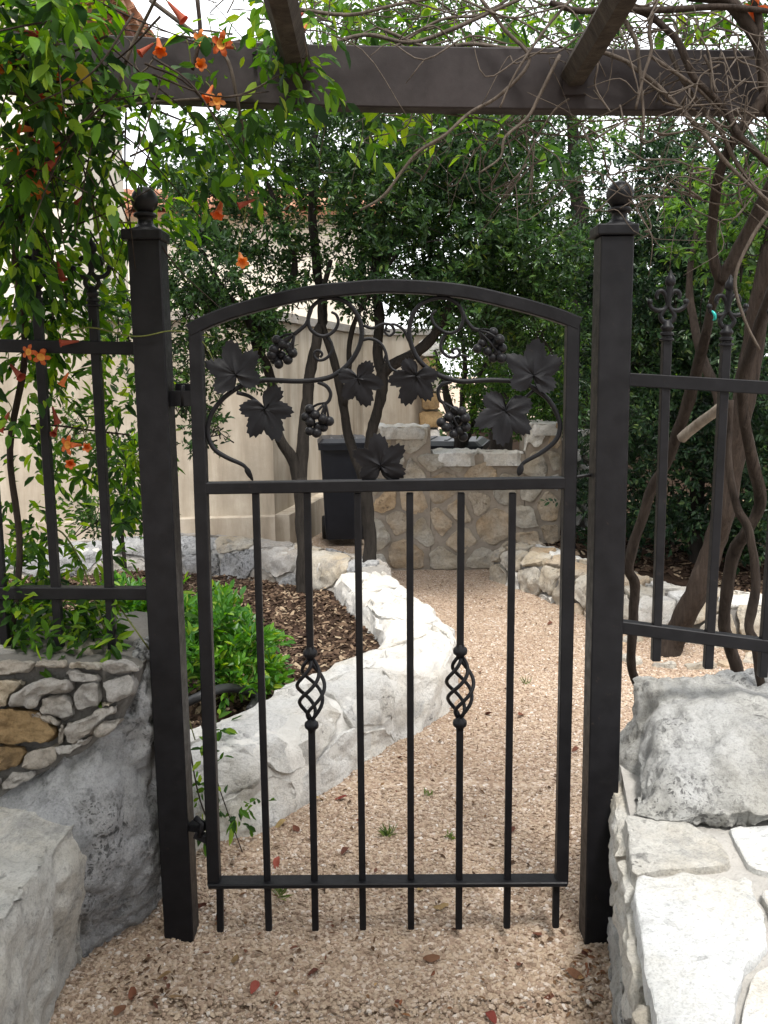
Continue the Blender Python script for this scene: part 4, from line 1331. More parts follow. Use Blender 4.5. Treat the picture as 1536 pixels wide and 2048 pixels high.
def leaf_arrays(pos, ax, nrm, Ln, Wd, fold=0.22):
    """every leaf is a small folded blade of two quads"""
    ax = unit(ax); side = unit(np.cross(ax, nrm)); nrm = unit(np.cross(side, ax))
    L, W = Ln[:, None], Wd[:, None]
    n = len(pos)
    curl = nrm * (-0.10 * L)
    v = np.stack([pos, pos + ax * L * .32 + side * W * .46 + nrm * W * fold, pos + ax * L * .70 + side * W * .40 + nrm * W * fold * .8 + curl * .4, pos + ax * L + curl,
                  pos + ax * L * .70 - side * W * .40 + nrm * W * fold * .8 + curl * .4, pos + ax * L * .32 - side * W * .46 + nrm * W * fold], 1)
    b = (np.arange(n) * 6)[:, None]
    f = np.concatenate([b + np.array([[0, 1, 2, 3]]), b + np.array([[0, 3, 4, 5]])], 1).reshape(-1, 4)
    return v.reshape(-1, 3), f


def sprigs(C, out, nl, Ln, Wd, length, rg, up=0.25, droop=0.0):
    """leaf positions for sprigs of nl leaves at the centres C, pointing roughly along out"""
    n = len(C)
    d = unit(out * .7 + rg.normal(0, .6, (n, 3)) + np.array([0, 0, up]))
    t = np.linspace(0, 1, nl)
    pos = C[:, None, :] + d[:, None, :] * (t[None, :, None] * length)
    rad = unit(np.cross(d[:, None, :], rg.normal(0, 1, (n, nl, 3))))
    k = 0.45 + 0.75 * t[None, :, None]
    ax = unit(d[:, None, :] * k + rad * (1.25 - 0.6 * t[None, :, None]) + np.array([0, 0, -droop]))
    nrm = unit(rg.normal(0, .55, (n, nl, 3)) + np.array([0, -.15, 0.85]) + d[:, None, :] * .3)
    m_ = n * nl
    s = rg.uniform(.5, 1.2, m_)
    return pos.reshape(m_, 3), ax.reshape(m_, 3), nrm.reshape(m_, 3), Ln * s, Wd * s * rg.uniform(.85, 1.15, m_)


def ell(px, py, y, rx, ry, rd, n, rg, power=0.45):
    """n points in an ellipsoid round the place seen at the pixel, rx/ry its radii as pixels there"""
    c = np.array(P(px, py, y))
    s = np.linalg.norm(c - np.array(CAM)) / F_PX
    u = unit(rg.normal(0, 1, (n, 3))) * (rg.uniform(0, 1, (n, 1)) ** power)
    # lumps: pull part of the points towards a few knots so that gaps open between them
    kn = unit(rg.normal(0, 1, (max(5, n // 22), 3))) * rg.uniform(.25, 1, (max(5, n // 22), 1)) ** .5
    near = kn[rg.integers(0, len(kn), n)]
    u = np.where(rg.uniform(0, 1, (n, 1)) < .62, near + (rg.normal(0, .13, (n, 3))), u)
    return c + u * np.array([rx * s, rd, ry * s]), u, c, np.array([rx * s, rd, ry * s])


def crown(name, blobs, mat, parent, rg, nl=9, Ln=.040, Wd=.0175, length=.075, up=.25, droop=0.0, kind=None, twig=M['bark'], twigs=9, trad=.0045, dens=1.0):
    A = []
    mb = MB()
    for (px, py, y, rx, ry, rd, n) in blobs:
        C, u, c, r = ell(px, py, y, rx, ry, rd, int(n * dens), rg)
        A.append(sprigs(C, u, nl, Ln, Wd, length, rg, up, droop))
        for k in range(twigs):
            e = Vector(C[rg.integers(0, len(C))])
            s = Vector(c) + Vector((rg.normal(0, .25) * r[0], rg.normal(0, .25) * r[1], -r[2] * rg.uniform(.2, .9)))
            mid = s.lerp(e, .5) + Vector(rg.normal(0, .05, 3))
            mb.add(*tube(crom([s, mid, e], 4), [trad, trad * .7, trad * .35], 4, cap=False))
    v, f = leaf_arrays(*[np.concatenate([a[i] for a in A]) for i in range(5)])
    base = ploc(parent)
    o = place(name, np_mesh(name, v - np.array(base), f, mat), parent, base)
    if kind: o['kind'] = kind
    if mb.V: mb.build('twigs', twig, parent, True)['kind'] = 'stuff'
    return o


def limb(name, pts, r, mat, parent, sides=10, jit=.22, n=6):
    q = crom([P(a, b, y) for a, b, y in pts], n)
    for i, p in enumerate(q):
        q[i] = p + Vector((noise.noise(p * 5), noise.noise(p * 5 + Vector((9, 0, 0))), 0)) * r[0] * .35
    return mk(name, *tube(q, r, sides, jit), mat, parent, True)


rg = np.random.default_rng(3)
BK = M['bark']
t1 = thing('multi_trunk_tree', G(608, 1178, .1), 'dark forked tree rising from the mulched bed with small glossy leaves', 'tree')
limb('trunk', [(609, 1200, 3.2), (607, 1150, 3.2), (603, 1060, 3.2), (600, 955, 3.2)], [.06, .046, .040, .042], BK, t1)
limb('limb', [(601, 985, 3.2), (585, 920, 3.19), (556, 866, 3.17), (543, 764, 3.3), (515, 697, 3.25), (490, 630, 3.2), (448, 580, 3.1), (400, 500, 3.0)], [.036, .032, .03, .027, .024, .018, .010], BK, t1)
limb('limb', [(601, 985, 3.2), (606, 900, 3.22), (614, 810, 3.25), (622, 736, 3.25), (635, 675, 3.25), (645, 620, 3.5), (632, 520, 3.5), (624, 420, 3.5), (628, 300, 3.5), (650, 180, 3.5)], [.036, .034, .032, .030, .029, .027, .024, .016], BK, t1)
limb('limb', [(515, 697, 3.25), (540, 620, 3.3), (590, 540, 3.35), (560, 430, 3.2), (520, 330, 3.2)], [.026, .022, .016, .008], BK, t1)
crown('crown', [(420, 330, 3.2, 120, 90, .6, 260), (500, 420, 3.3, 140, 110, .7, 400), (400, 430, 3.1, 80, 80, .5, 170), (430, 540, 3.0, 100, 80, .5, 260), (400, 660, 2.9, 70, 80, .4, 150), (480, 690, 3.1, 80, 70, .4, 170), (430, 830, 2.9, 60, 60, .3, 65), (560, 560, 3.5, 90, 70, .6, 130),
                (640, 300, 3.5, 140, 90, .8, 430), (700, 420, 3.7, 130, 120, .8, 330), (560, 260, 3.4, 130, 60, .7, 150), (370, 760, 2.9, 50, 70, .3, 90), (380, 600, 3.0, 60, 60, .4, 130), (530, 640, 3.2, 60, 50, .4, 100)], M['oak'], t1, rg)
t2 = thing('multi_trunk_tree', G(738, 1128, .1), 'dark leaning tree behind the far end of the white wall, its crown over the gate', 'tree')
limb('trunk', [(739, 1150, 3.3), (738, 1100, 3.3), (735, 1030, 3.3), (732, 950, 3.3)], [.05, .041, .038, .04], BK, t2)
limb('limb', [(733, 975, 3.3), (716, 925, 3.3), (700, 880, 3.32), (688, 815, 3.32), (675, 750, 3.3), (656, 685, 3.3), (640, 620, 3.35), (660, 520, 3.4)], [.032, .029, .027, .026, .024, .02, .014], BK, t2)
limb('limb', [(733, 975, 3.3), (740, 900, 3.28), (750, 840, 3.26), (762, 780, 3.25), (768, 745, 3.25), (800, 722, 3.25), (835, 704, 3.2), (866, 672, 3.15), (905, 600, 3.1), (960, 510, 3.1), (1000, 420, 3.1)], [.034, .032, .032, .034, .032, .030, .027, .019, .010], BK, t2)
limb('limb', [(768, 750, 3.25), (758, 705, 3.28), (760, 640, 3.3), (748, 540, 3.35), (770, 420, 3.4), (790, 300, 3.4)], [.034, .03, .028, .022, .014], BK, t2)
limb('limb', [(690, 810, 3.3), (697, 740, 3.28), (700, 680, 3.25), (730, 600, 3.2), (800, 500, 3.2)], [.018, .016, .014, .009], BK, t2, 8)
crown('crown', [(820, 320, 3.3, 150, 110, .8, 680), (900, 450, 3.2, 160, 130, .8, 860), (780, 520, 3.4, 120, 90, .7, 380), (1000, 360, 3.3, 140, 120, .8, 680), (1060, 520, 3.2, 120, 110, .7, 520), (960, 600, 3.2, 130, 80, .6, 430), (850, 590, 3.3, 90, 60, .6, 200),
                (1080, 640, 3.3, 90, 90, .6, 330), (730, 600, 3.3, 60, 60, .5, 90), (700, 250, 3.5, 120, 60, .7, 200), (930, 250, 3.4, 170, 60, .8, 430), (760, 400, 3.3, 110, 110, .7, 220), (1110, 300, 3.6, 70, 90, .6, 80)], M['oak'], t2, rg)
t3 = thing('small_tree', G(925, 950, 0), 'small twiggy tree growing inside the stone bin enclosure', 'tree')
limb('trunk', [(915, 960, 4.8), (920, 890, 4.8), (905, 830, 4.8), (890, 770, 4.8), (870, 700, 4.8)], [.05, .045, .035, .025, .012], BK, t3)
limb('limb', [(918, 900, 4.8), (940, 850, 4.85), (955, 770, 4.9), (990, 690, 4.9), (1030, 600, 4.9)], [.035, .03, .024, .01], BK, t3)
limb('limb', [(922, 885, 4.8), (925, 800, 4.75), (930, 720, 4.7), (920, 640, 4.7)], [.025, .02, .01], BK, t3)
crown('crown', [(950, 720, 4.8, 80, 80, .5, 170), (1040, 720, 4.7, 110, 110, .6, 520), (1000, 640, 4.8, 130, 80, .6, 380), (1090, 810, 4.7, 70, 70, .4, 240), (880, 740, 4.8, 50, 50, .4, 40), (960, 820, 4.75, 50, 50, .3, 80), (1150, 720, 4.8, 60, 140, .5, 420)], M['oak_light'], t3, rg, Ln=.034, Wd=.017)

t4 = thing('evergreen_shrub', G(1390, 1150, .15), 'big dense dark shrub filling the right side behind the leaning trunk', 'shrub')
limb('trunk', [(1398, 1160, 3.7), (1394, 1050, 3.7), (1400, 900, 3.7), (1380, 700, 3.7)], [.06, .05, .04, .02], BK, t4)
limb('trunk', [(1480, 1150, 3.9), (1450, 1050, 3.9), (1500, 850, 3.9)], [.05, .04, .02], BK, t4)
crown('crown', [(1330, 430, 3.6, 170, 120, .7, 760), (1450, 340, 3.4, 150, 110, .7, 620), (1420, 580, 3.3, 160, 150, .7, 900), (1280, 640, 3.7, 110, 130, .7, 640), (1200, 560, 3.9, 70, 130, .5, 260), (1300, 800, 3.6, 150, 130, .7, 820), (1480, 780, 3.2, 130, 150, .7, 820), (1350, 960, 3.7, 170, 110, .6, 700),
                (1510, 950, 3.4, 110, 110, .6, 420), (1230, 950, 4.2, 90, 100, .5, 300), (1640, 700, 3.2, 150, 300, .8, 620), (1640, 400, 3.4, 140, 200, .8, 380)], M['shrub'], t4, rg, Ln=.042, Wd=.019, length=.08)
t5 = thing('evergreen_shrub', P(1300, 1120, 4.6), 'low leafy shrub in the shade under the dense dark one', 'shrub')
crown('foliage', [(1290, 1075, 4.2, 120, 45, .4, 260), (1450, 1060, 3.9, 130, 55, .4, 300), (1600, 1050, 3.5, 100, 70, .4, 200)], M['shrub'], t5, rg, Ln=.05, Wd=.024)
t6 = thing('tall_tree', G(1150, 960, 0), 'tall pale green tree standing behind the enclosure with sky between its leaves', 'tree')
limb('trunk', [(1180, 1000, 7.2), (1175, 850, 7.2), (1165, 600, 7.2), (1150, 350, 7.2), (1130, 100, 7.2)], [.13, .12, .1, .07, .03], BK, t6)
crown('crown', [(1180, 420, 7.0, 110, 130, 1.0, 130), (1120, 260, 7.0, 110, 90, 1.0, 200), (1250, 330, 7.0, 90, 70, .9, 45), (960, 90, 6.5, 190, 90, 1.2, 520), (780, 70, 6.2, 160, 90, 1.2, 430), (1120, 90, 6.8, 120, 90, 1.0, 210), (660, 60, 6, 120, 90, 1, 180), (1180, 600, 7.0, 130, 120, .9, 480), (1480, 120, 6.5, 120, 80, 1, 180), (1240, 760, 6.8, 140, 120, .9, 420), (1400, 200, 6.8, 110, 60, 1, 90)],
      M['oak_light'], t6, rg, Ln=.052, Wd=.022, length=.11)
t7 = thing('tall_tree', G(960, 940, 0), 'tall dark tree beyond the stone column', 'tree')
limb('trunk', [(1010, 1000, 8.5), (1000, 850, 8.5), (990, 600, 8.5), (970, 300, 8.5)], [.15, .13, .1, .05], BK, t7)
crown('crown', [(980, 460, 8.2, 190, 160, 1.3, 380), (860, 380, 8.2, 170, 130, 1.2, 260), (1060, 700, 8.4, 130, 130, 1.0, 420), (700, 330, 8.0, 150, 100, 1.0, 220), (1000, 260, 8.3, 200, 90, 1.2, 330)], M['oak'], t7, rg, Ln=.06, Wd=.026, length=.12)
# the wood behind, which reads as one mass
A = []
for px, py, y, rx, ry, rd, n in ((1150, 850, 11, 200, 140, 2, 900), (1400, 800, 10, 260, 200, 2, 1500), (1700, 750, 9, 260, 260, 2, 1300), (1300, 600, 11, 220, 160, 2, 800), (1560, 500, 10, 200, 160, 2, 700), (2100, 750, 8, 300, 300, 2, 1000), (1000, 850, 12, 140, 110, 1.5, 300)):
    C, u, c, r = ell(px, py, y, rx, ry, rd, n, rg)
    A.append(sprigs(C, u, 9, .11, .05, .2, rg))
v, f = leaf_arrays(*[np.concatenate([a[i] for a in A]) for i in range(5)])
tag(place('woodland', np_mesh('woodland', v, f, M['oak']), None, (0, 0, 0)), 'dark mass of trees beyond the shrubs on the right', None, None, 'stuff')

# bright bush in the bed, and a leafy climber behind the left fence
bs = thing('bright_bush', G(440, 1370, .13), 'bright green leafy bush in the mulched bed behind the gate', 'bush')
crown('foliage', [(440, 1310, 1.35, 80, 74, .25, 150), (350, 1290, 1.3, 75, 72, .25, 170), (522, 1320, 1.5, 26, 44, .12, 36), (262, 1245, 1.4, 60, 50, .2, 95), (430, 1250, 1.5, 60, 34, .2, 55), (470, 1360, 1.25, 60, 40, .15, 90)], M['bush_leaf'], bs, rg, nl=10, Ln=.046, Wd=.019, length=.085, up=.9, twig=M['green_stem'], twigs=14, trad=.003)
sb = thing('small_leaved_shrub', G(250, 1130, .12), 'small dark leaved shrub against the stucco wall behind the left fence', 'shrub')
limb('trunk', [(250, 1140, 2.6), (245, 1050, 2.6), (255, 950, 2.6), (230, 850, 2.6)], [.012, .01, .008, .004], BK, sb, 6)
crown('foliage', [(215, 1010, 2.6, 80, 50, .25, 110), (240, 940, 2.6, 50, 60, .2, 80), (110, 860, 2.8, 70, 60, .3, 60), (330, 720, 2.8, 90, 100, .3, 170), (255, 640, 2.6, 70, 80, .3, 150)], M['oak'], sb, rg, Ln=.032, Wd=.016)


# ------------------------------------------------------------------ vines
def leaf_template(name, mat, droop, wob):
    """one vine leaf of unit length: pointed blade with a sunk midrib, 20 triangles"""
    prof = [(0, .015), (.12, .16), (.32, .235), (.58, .20), (.82, .095), (1.0, .0)]
    V, F = [], []
    for x, w in prof:
        z = -droop * x * x
        V += [Vector((x, -w, z + .22 * w + wob * math.sin(x * 9))), Vector((x, 0, z)), Vector((x, w, z + .22 * w - wob * math.sin(x * 8)))]
    for i in range(len(prof) - 1):
        for j in (0, 1):
            F.append([i * 3 + j, (i + 1) * 3 + j, (i + 1) * 3 + j + 1, i * 3 + j + 1])
    me = bpy.data.meshes.new(name); me.from_pydata(V, [], F); me.materials.append(mat); shade(me, True)
    return me


def rot_from(ax, nrm):
    a = Vector(ax).normalized(); s = Vector(nrm).cross(a).normalized(); n_ = a.cross(s)
    return Matrix((a, s, n_)).transposed().to_euler()


fv = thing('flowering_vine', P(40, 1290, .1), 'flowering vine with orange trumpets climbing over the left fence and the beam', 'vine')
VB = [  # px, py, y, rx, ry, rd, sprigs
    (70, 50, -.30, 130, 60, .15, 44), (200, 20, -.18, 100, 35, .15, 10), (60, 170, -.22, 100, 90, .18, 46), (170, 180, -.15, 110, 70, .15, 22), (130, 290, -.10, 130, 100, .18, 48), (40, 330, -.10, 70, 110, .18, 34), (260, 260, -.05, 90, 70, .15, 16),
    (60, 450, .02, 90, 80, .18, 44), (190, 440, .10, 110, 70, .18, 30), (40, 560, .17, 80, 80, .10, 34), (150, 640, .2, 100, 60, .10, 22), (40, 720, .08, 60, 80, .12, 20), (50, 830, .08, 55, 90, .12, 15), (340, 160, -.10, 80, 45, .12, 6),
    (520, 160, -.10, 60, 60, .10, 12), (440, 235, -.06, 100, 30, .10, 7), (580, 130, -.12, 40, 60, .05, 5), (350, 300, .0, 120, 60, .15, 10), (560, 20, -.12, 60, 30, .1, 7), (410, 330, .05, 60, 70, .1, 8), (500, 300, .1, 40, 90, .1, 8)]
YB = [(225, 900, .35, 55, 90, .15, 38), (240, 760, .3, 50, 80, .12, 22), (130, 1090, .32, 100, 60, .15, 18), (60, 960, .25, 70, 110, .15, 22), (90, 1240, .14, 110, 55, .12, 60), (200, 1230, .12, 80, 60, .10, 46), (60, 1200, .2, 70, 80, .15, 30), (215, 1300, .04, 50, 35, .05, 14), (120, 1283, .10, 130, 26, .10, 34), (160, 640, .22, 80, 60, .12, 22), (255, 980, .3, 35, 80, .1, 26),
      (395, 1560, .42, 25, 100, .06, 7), (475, 1590, .46, 40, 60, .06, 6), (430, 1470, .7, 30, 60, .05, 5)]
LV = []
for px, py, y, rx, ry, rd, n in VB:
    C, u, c, r = ell(px, py, y, rx, ry, rd, int(n * 1.45), rg)
    a = sprigs(C, u, 7, .044, 0, .10, rg, 0.0, .75); LV.append((*a[:4], np.zeros(len(a[0]))))
for px, py, y, rx, ry, rd, n in YB:
    C, u, c, r = ell(px, py, y, rx, ry, rd, n, rg)
    a = sprigs(C, u, 7, .046, 0, .09, rg, 0.1, .55); LV.append((*a[:4], np.ones(len(a[0]))))
pos, ax_, nr_, ln_, ty_ = [np.concatenate([a[i] for a in LV]) for i in range(5)]
rel = pos - np.array(CAM)
RMi = np.array(RM.inverted())
cc = rel @ RMi.T
sx = 768 + cc[:, 0] / -cc[:, 2] * F_PX; sy = 1024 - cc[:, 1] / -cc[:, 2] * F_PX
keep = ~((sx > 240) & (sx < 350) & (sy > 355) & (sy < 1500) & (pos[:, 1] < .15))       # the vine is trimmed back from the post
keep &= ~((sx > 225) & (sx < 350) & (sy < 95) & (pos[:, 1] < .15)) & ~((sx > 190) & (sx < 480) & (sy > 85) & (sy < 205) & (rg.uniform(0, 1, len(sx)) < .55))
pos, ax_, nr_, ln_, ty_, cc, sx, sy = [q[keep] for q in (pos, ax_, nr_, ln_, ty_, cc, sx, sy)]
size = ln_ / -cc[:, 2] * ((sx > -5) & (sx < 1540) & (sy > -5) & (sy < 2050))
order = np.argsort(-size)
lt = [leaf_template('leaf', M['vine_leaf_big'], d, w) for d, w in ((.10, .0), (.26, .012), (.18, -.02), (.02, .015))]
ltb = [leaf_template('leaf', M['bush_leaf_one'] if 'bush_leaf_one' in M else M['vine_leaf_big'], d, w) for d, w in ((.12, .01), (.22, -.01))]
for i in order[:296]:
    k = (lt if ty_[i] == 0 else ltb)
    place('leaf', k[int(i) % len(k)], fv, pos[i], rot_from(ax_[i], nr_[i]), (ln_[i] * 1.05, ln_[i] * (1.0 if ty_[i] == 0 else .85), ln_[i]))
rest = order[296:]
for ty, mt in ((0, M['vine_leaf']), (1, M['vine_leaf'])):
    r_ = rest[ty_[rest] == ty]
    v, f = leaf_arrays(pos[r_], ax_[r_], nr_[r_], ln_[r_], ln_[r_] * (.42 if ty == 0 else .36), .18)
    place('foliage', np_mesh('foliage', v - np.array(ploc(fv)), f, mt), fv, ploc(fv))['kind'] = 'stuff'
for k, (pts, r, mat) in enumerate((
        ([(20, 1300, .1), (40, 1100, .12), (20, 900, .1), (50, 700, .08), (30, 500, .02), (70, 330, -.06), (40, 180, -.15), (90, 60, -.25), (140, -60, -.3)], [.008, .008, .007, .006, .005], 'vine_bark'),
        ([(90, 60, -.25), (150, 130, -.16), (215, 205, -.12), (262, 95, -.13), (290, 40, -.14), (330, -40, -.2)], [.005, .004, .003], 'twig'),
        ([(70, 330, -.06), (190, 240, -.08), (265, 210, -.09), (365, 200, -.08), (480, 190, -.08), (560, 150, -.1)], [.004, .003, .002], 'twig'),
        ([(300, 0, -.05), (380, 60, -.05), (450, 110, -.05), (475, 200, -.05), (490, 300, .0), (495, 400, .0)], [.005, .004, .003], 'twig'),
        ([(395, 0, -.1), (400, 70, -.1), (385, 140, -.1)], [.005, .004], 'vine_bark'), ([(0, 860, .1), (90, 850, .08), (190, 862, .09), (260, 870, .1)], [.003, .002], 'vine_bark'),
        ([(130, 668, .02), (180, 655, .0), (270, 673, -.01), (340, 662, -.01), (385, 668, -.01), (410, 690, -.01), (428, 722, -.01)], [.0018, .0016, .0010], 'green_stem'),
        ([(375, 664, -.01), (400, 670, -.01), (430, 674, -.01)], [.0012, .0008], 'green_stem'), ([(215, 1100, .3), (200, 960, .3), (208, 800, .3), (200, 700, .25)], [.003, .0025, .002], 'green_stem'),
        ([(60, 1290, .1), (75, 1150, .25), (110, 1060, .3), (160, 1120, .2), (210, 1260, .08), (235, 1330, .03)], [.003, .0025, .002], 'green_stem'),
        ([(230, 1200, .1), (300, 1300, .05), (352, 1362, .6), (390, 1480, .6)], [.002, .002], 'green_stem'),
        ([(170, 400, .0), (215, 440, .0), (270, 446, -.02)], [.003, .002], 'green_stem'), ([(380, 1500, .44), (400, 1600, .44), (440, 1700, .42), (462, 1745, .4)], [.0025, .002], 'vine_bark'), ([(400, 1440, .5), (440, 1580, .46), (500, 1745, .42)], [.002, .0015], 'vine_bark'))):
    limb('stem', pts, r, M[mat], fv, 7, .15)
rn = random.Random(12)
mb = MB()
for k in range(70):
    x, y = rn.uniform(-60, 330), rn.uniform(-40, 480)
    yy = -.25 + y / 480 * .3 + rn.uniform(-.1, .1)
    a = P(x, y, yy); d = Vector((rn.uniform(-1, 1), rn.uniform(-.5, .5), rn.uniform(-1, .4))).normalized()
    mb.add(*tube(crom([a, a + d * .12 + Vector((0, 0, rn.uniform(-.03, .03))), a + d * rn.uniform(.2, .34) + Vector((rn.uniform(-.05, .05), 0, rn.uniform(-.09, .02)))], 5), [.0026, .0018, .001], 5))
mb.build('twigs', M['vine_bark'], fv, True)['kind'] = 'stuff'

def flower_mesh(name, mat, op, L=.046):
    """a trumpet: narrow tube swelling to five flared lobes"""
    n = 20
    V, F = [], []
    prof = [(0, .003), (.12, .0038), (.4, .0055), (.7, .0078), (.88, .0095)]
    for t, r in prof:
        for k in range(n):
            a = 2 * math.pi * k / n
            V.append(Vector((t * L, math.cos(a) * r, math.sin(a) * r * .9)))
    for k in range(n):
        a = 2 * math.pi * k / n
        lobe = .5 + .5 * math.cos(5 * a)
        r = .0105 + lobe ** .6 * .009 * op
        V.append(Vector((L * (.93 + .04 * lobe - .02 * op * lobe), math.cos(a) * r, math.sin(a) * r)))
    for k in range(n):
        a = 2 * math.pi * k / n
        lobe = .5 + .5 * math.cos(5 * a)
        r = .0105 + lobe ** .6 * .0165 * op
        V.append(Vector((L * (.97 - .10 * op * lobe), math.cos(a) * r, math.sin(a) * r)))
    for i in range(len(prof) + 1):
        for k in range(n):
            j = (k + 1) % n
            F.append([i * n + k, i * n + j, (i + 1) * n + j, (i + 1) * n + k])
    F.append(list(range(n - 1, -1, -1)))
    me = bpy.data.meshes.new(name); me.from_pydata(V, [], F); me.materials.append(mat); shade(me, True)
    return me


fm = [flower_mesh('flower', M['flower'], .9), flower_mesh('flower', M['flower'], .35), flower_mesh('flower', M['flower_red'], .12, .05)]
thr = bpy.data.meshes.new('throat')
vv = [Vector((.034, 0, 0))] + [Vector((.0425, math.cos(2 * math.pi * k / 10) * .0105, math.sin(2 * math.pi * k / 10) * .0105)) for k in range(10)]
thr.from_pydata(vv, [], [[0, 1 + k, 1 + (k + 1) % 10] for k in range(10)]); thr.materials.append(M['throat'])
FL = [(408, 82, -.12, 0), (455, 92, -.12, 0), (418, 186, -.09, 1), (432, 205, -.09, 0), (395, 130, -.1, 1), (318, 90, -.13, 1), (292, 98, -.13, 2), (105, 218, -.2, 0), (120, 228, -.2, 1), (58, 258, -.2, 1), (78, 284, -.18, 2), (105, 292, -.18, 1), (112, 320, -.16, 2), (70, 340, -.16, 2), (80, 385, -.1, 0),
      (8, 140, -.25, 0), (28, 128, -.22, 2), (128, 158, -.2, 1), (482, 515, .0, 1), (440, 414, .0, 1), (492, 406, .0, 2), (64, 705, .01, 0), (86, 707, .01, 0), (140, 684, .02, 2), (10, 840, .05, 2), (110, 862, .04, 2), (150, 890, .04, 0), (172, 892, .04, 1), (140, 925, .03, 1), (592, 38, -.12, 2), (604, 64, -.12, 1), (105, 195, -.2, 2), (55, 66, -.28, 2), (110, 830, .05, 2),
      (128, 760, .05, 1), (30, 740, .05, 2), (350, 20, -.15, 2), (120, 540, .02, 2), (210, 60, -.2, 2), (20, 300, -.12, 1), (160, 400, 0, 2)]
STK = MB()
for px, py, y, kd in FL:
    d = Vector((rn.uniform(-.9, .9), rn.uniform(-.7, .1), rn.uniform(-1, .1)))
    if kd == 0: d = Vector((rn.uniform(-.5, .5), -.9, rn.uniform(-.5, .1)))
    o = place('flower', fm[kd], fv, P(px, py, y) - d.normalized() * .02, rot_from(d, Vector((.1, .2, 1))), rn.uniform(.7, 1.05))
    b_ = ploc(o)
    e_ = P(490, 398, .0) if px > 435 and py > 400 else b_ + Vector((rn.uniform(-.03, .03), rn.uniform(0, .04), rn.uniform(.03, .07)))
    STK.add(*tube(crom([b_ + d.normalized() * .002, b_ - d.normalized() * .012, b_.lerp(e_, .6) + Vector((.004, 0, .004)), e_], 4), [.0016, .0012, .0012, .0014], 5))
    if kd == 0: place('throat', thr, o, ploc(o), None)
    if kd == 2: o['label'] = 'faded dark red trumpet'

STK.build('flower_stalks', M['green_stem'], fv, True)

# unseen part of the pergola vine, its spread shaped to shade gate and gravel
pv = thing('pergola_shade_vine', (-.2, -1.6, 2.1), 'unseen leafy vine over the pergola rafters, shaped to shade the gate', 'vine')
rgp = np.random.default_rng(8)
n = 3200
C = np.stack([rgp.uniform(-2.2, .55, n), rgp.uniform(-3.4, -.75, n), 2.17 + np.abs(rgp.normal(0, .12, n))], 1)
a = sprigs(C, np.tile(np.array([[0, 0, .3]]), (n, 1)), 7, .070, .03, .13, rgp, .1, .3)
v, f = leaf_arrays(*a)
place('foliage', np_mesh('foliage', v - np.array(ploc(pv)), f, M['vine_leaf']), pv, ploc(pv))['kind'] = 'stuff'

# unseen shrubs added behind the camera to cut the light on the gate
A = []
for k in range(26):
    c = np.array([-7 + k * .56, -7.2 + .5 * math.sin(k * 1.7), 1.5 + .5 * math.sin(k * 2.3)])
    u = unit(rgp.normal(0, 1, (150, 3))) * rgp.uniform(.3, 1, (150, 1)) ** .5
    A.append(sprigs(c + u * np.array([.6, .6, 1.7]), u, 8, .12, .055, .2, rgp))
v, f = leaf_arrays(*[np.concatenate([a[i] for a in A]) for i in range(5)])
tag(place('shade_hedge', np_mesh('shade_hedge', v, f, M['shrub']), None, (0, 0, 0)), 'unseen tall dark shrubs added to dim the light on the gate', None, None, 'stuff')

# woody vines on the right
wv = thing('woody_vine', G(1312, 1470), 'bare stringy woody vine twisting up from behind the right boulder to the beam', 'vine')
VM = M['vine_bark']
limb('stem', [(1322, 1500, .55), (1306, 1450, .55), (1288, 1395, .5), (1264, 1345, .45), (1263, 1290, .42), (1265, 1235, .40), (1270, 1170, .38), (1259, 1140, .36), (1268, 1095, .34), (1285, 1040, .32), (1305, 980, .30), (1338, 912, .25), (1364, 840, .2), (1392, 749, .15), (1412, 672, .1), (1425, 612, .08), (1440, 564, .06), (1430, 535, .05), (1420, 490, .04), (1424, 440, .02), (1442, 335, -.03), (1490, 250, -.05), (1540, 180, -.06), (1600, 90, -.05)],
     [.012, .012, .0135, .014, .0135, .0145, .0135, .012, .0115, .011, .011, .010], VM, wv, 9, .3)
limb('stem', [(1482, 1380, .4), (1470, 1325, .4), (1460, 1290, .4), (1448, 1250, .38), (1452, 1190, .36), (1467, 1105, .33), (1490, 1068, .3), (1515, 1022, .28), (1518, 985, .26), (1500, 900, .2), (1484, 780, .15), (1508, 690, .1), (1540, 590, .05), (1580, 480, .02), (1600, 300, .0)], [.016, .016, .018, .017, .016, .0145, .013, .012, .011], VM, wv, 9, .3)
limb('stem', [(1545, 1450, .2), (1522, 1370, .2), (1512, 1290, .2), (1498, 1250, .22), (1510, 1165, .24), (1496, 1060, .26), (1470, 1010, .28), (1455, 900, .3), (1460, 800, .3)], [.012, .012, .012, .011, .009], VM, wv, 8, .3)
limb('stem', [(1442, 566, .06), (1465, 520, .05), (1505, 450, .03), (1545, 370, .0), (1600, 280, -.02)], [.016, .017, .017, .015], VM, wv, 9, .25)
limb('branch', [(1362, 878, .18), (1395, 848, .14), (1425, 826, .10), (1446, 808, .08)], [.0125, .012, .0115, .011], M['pale_wood'], wv, 9, .25)
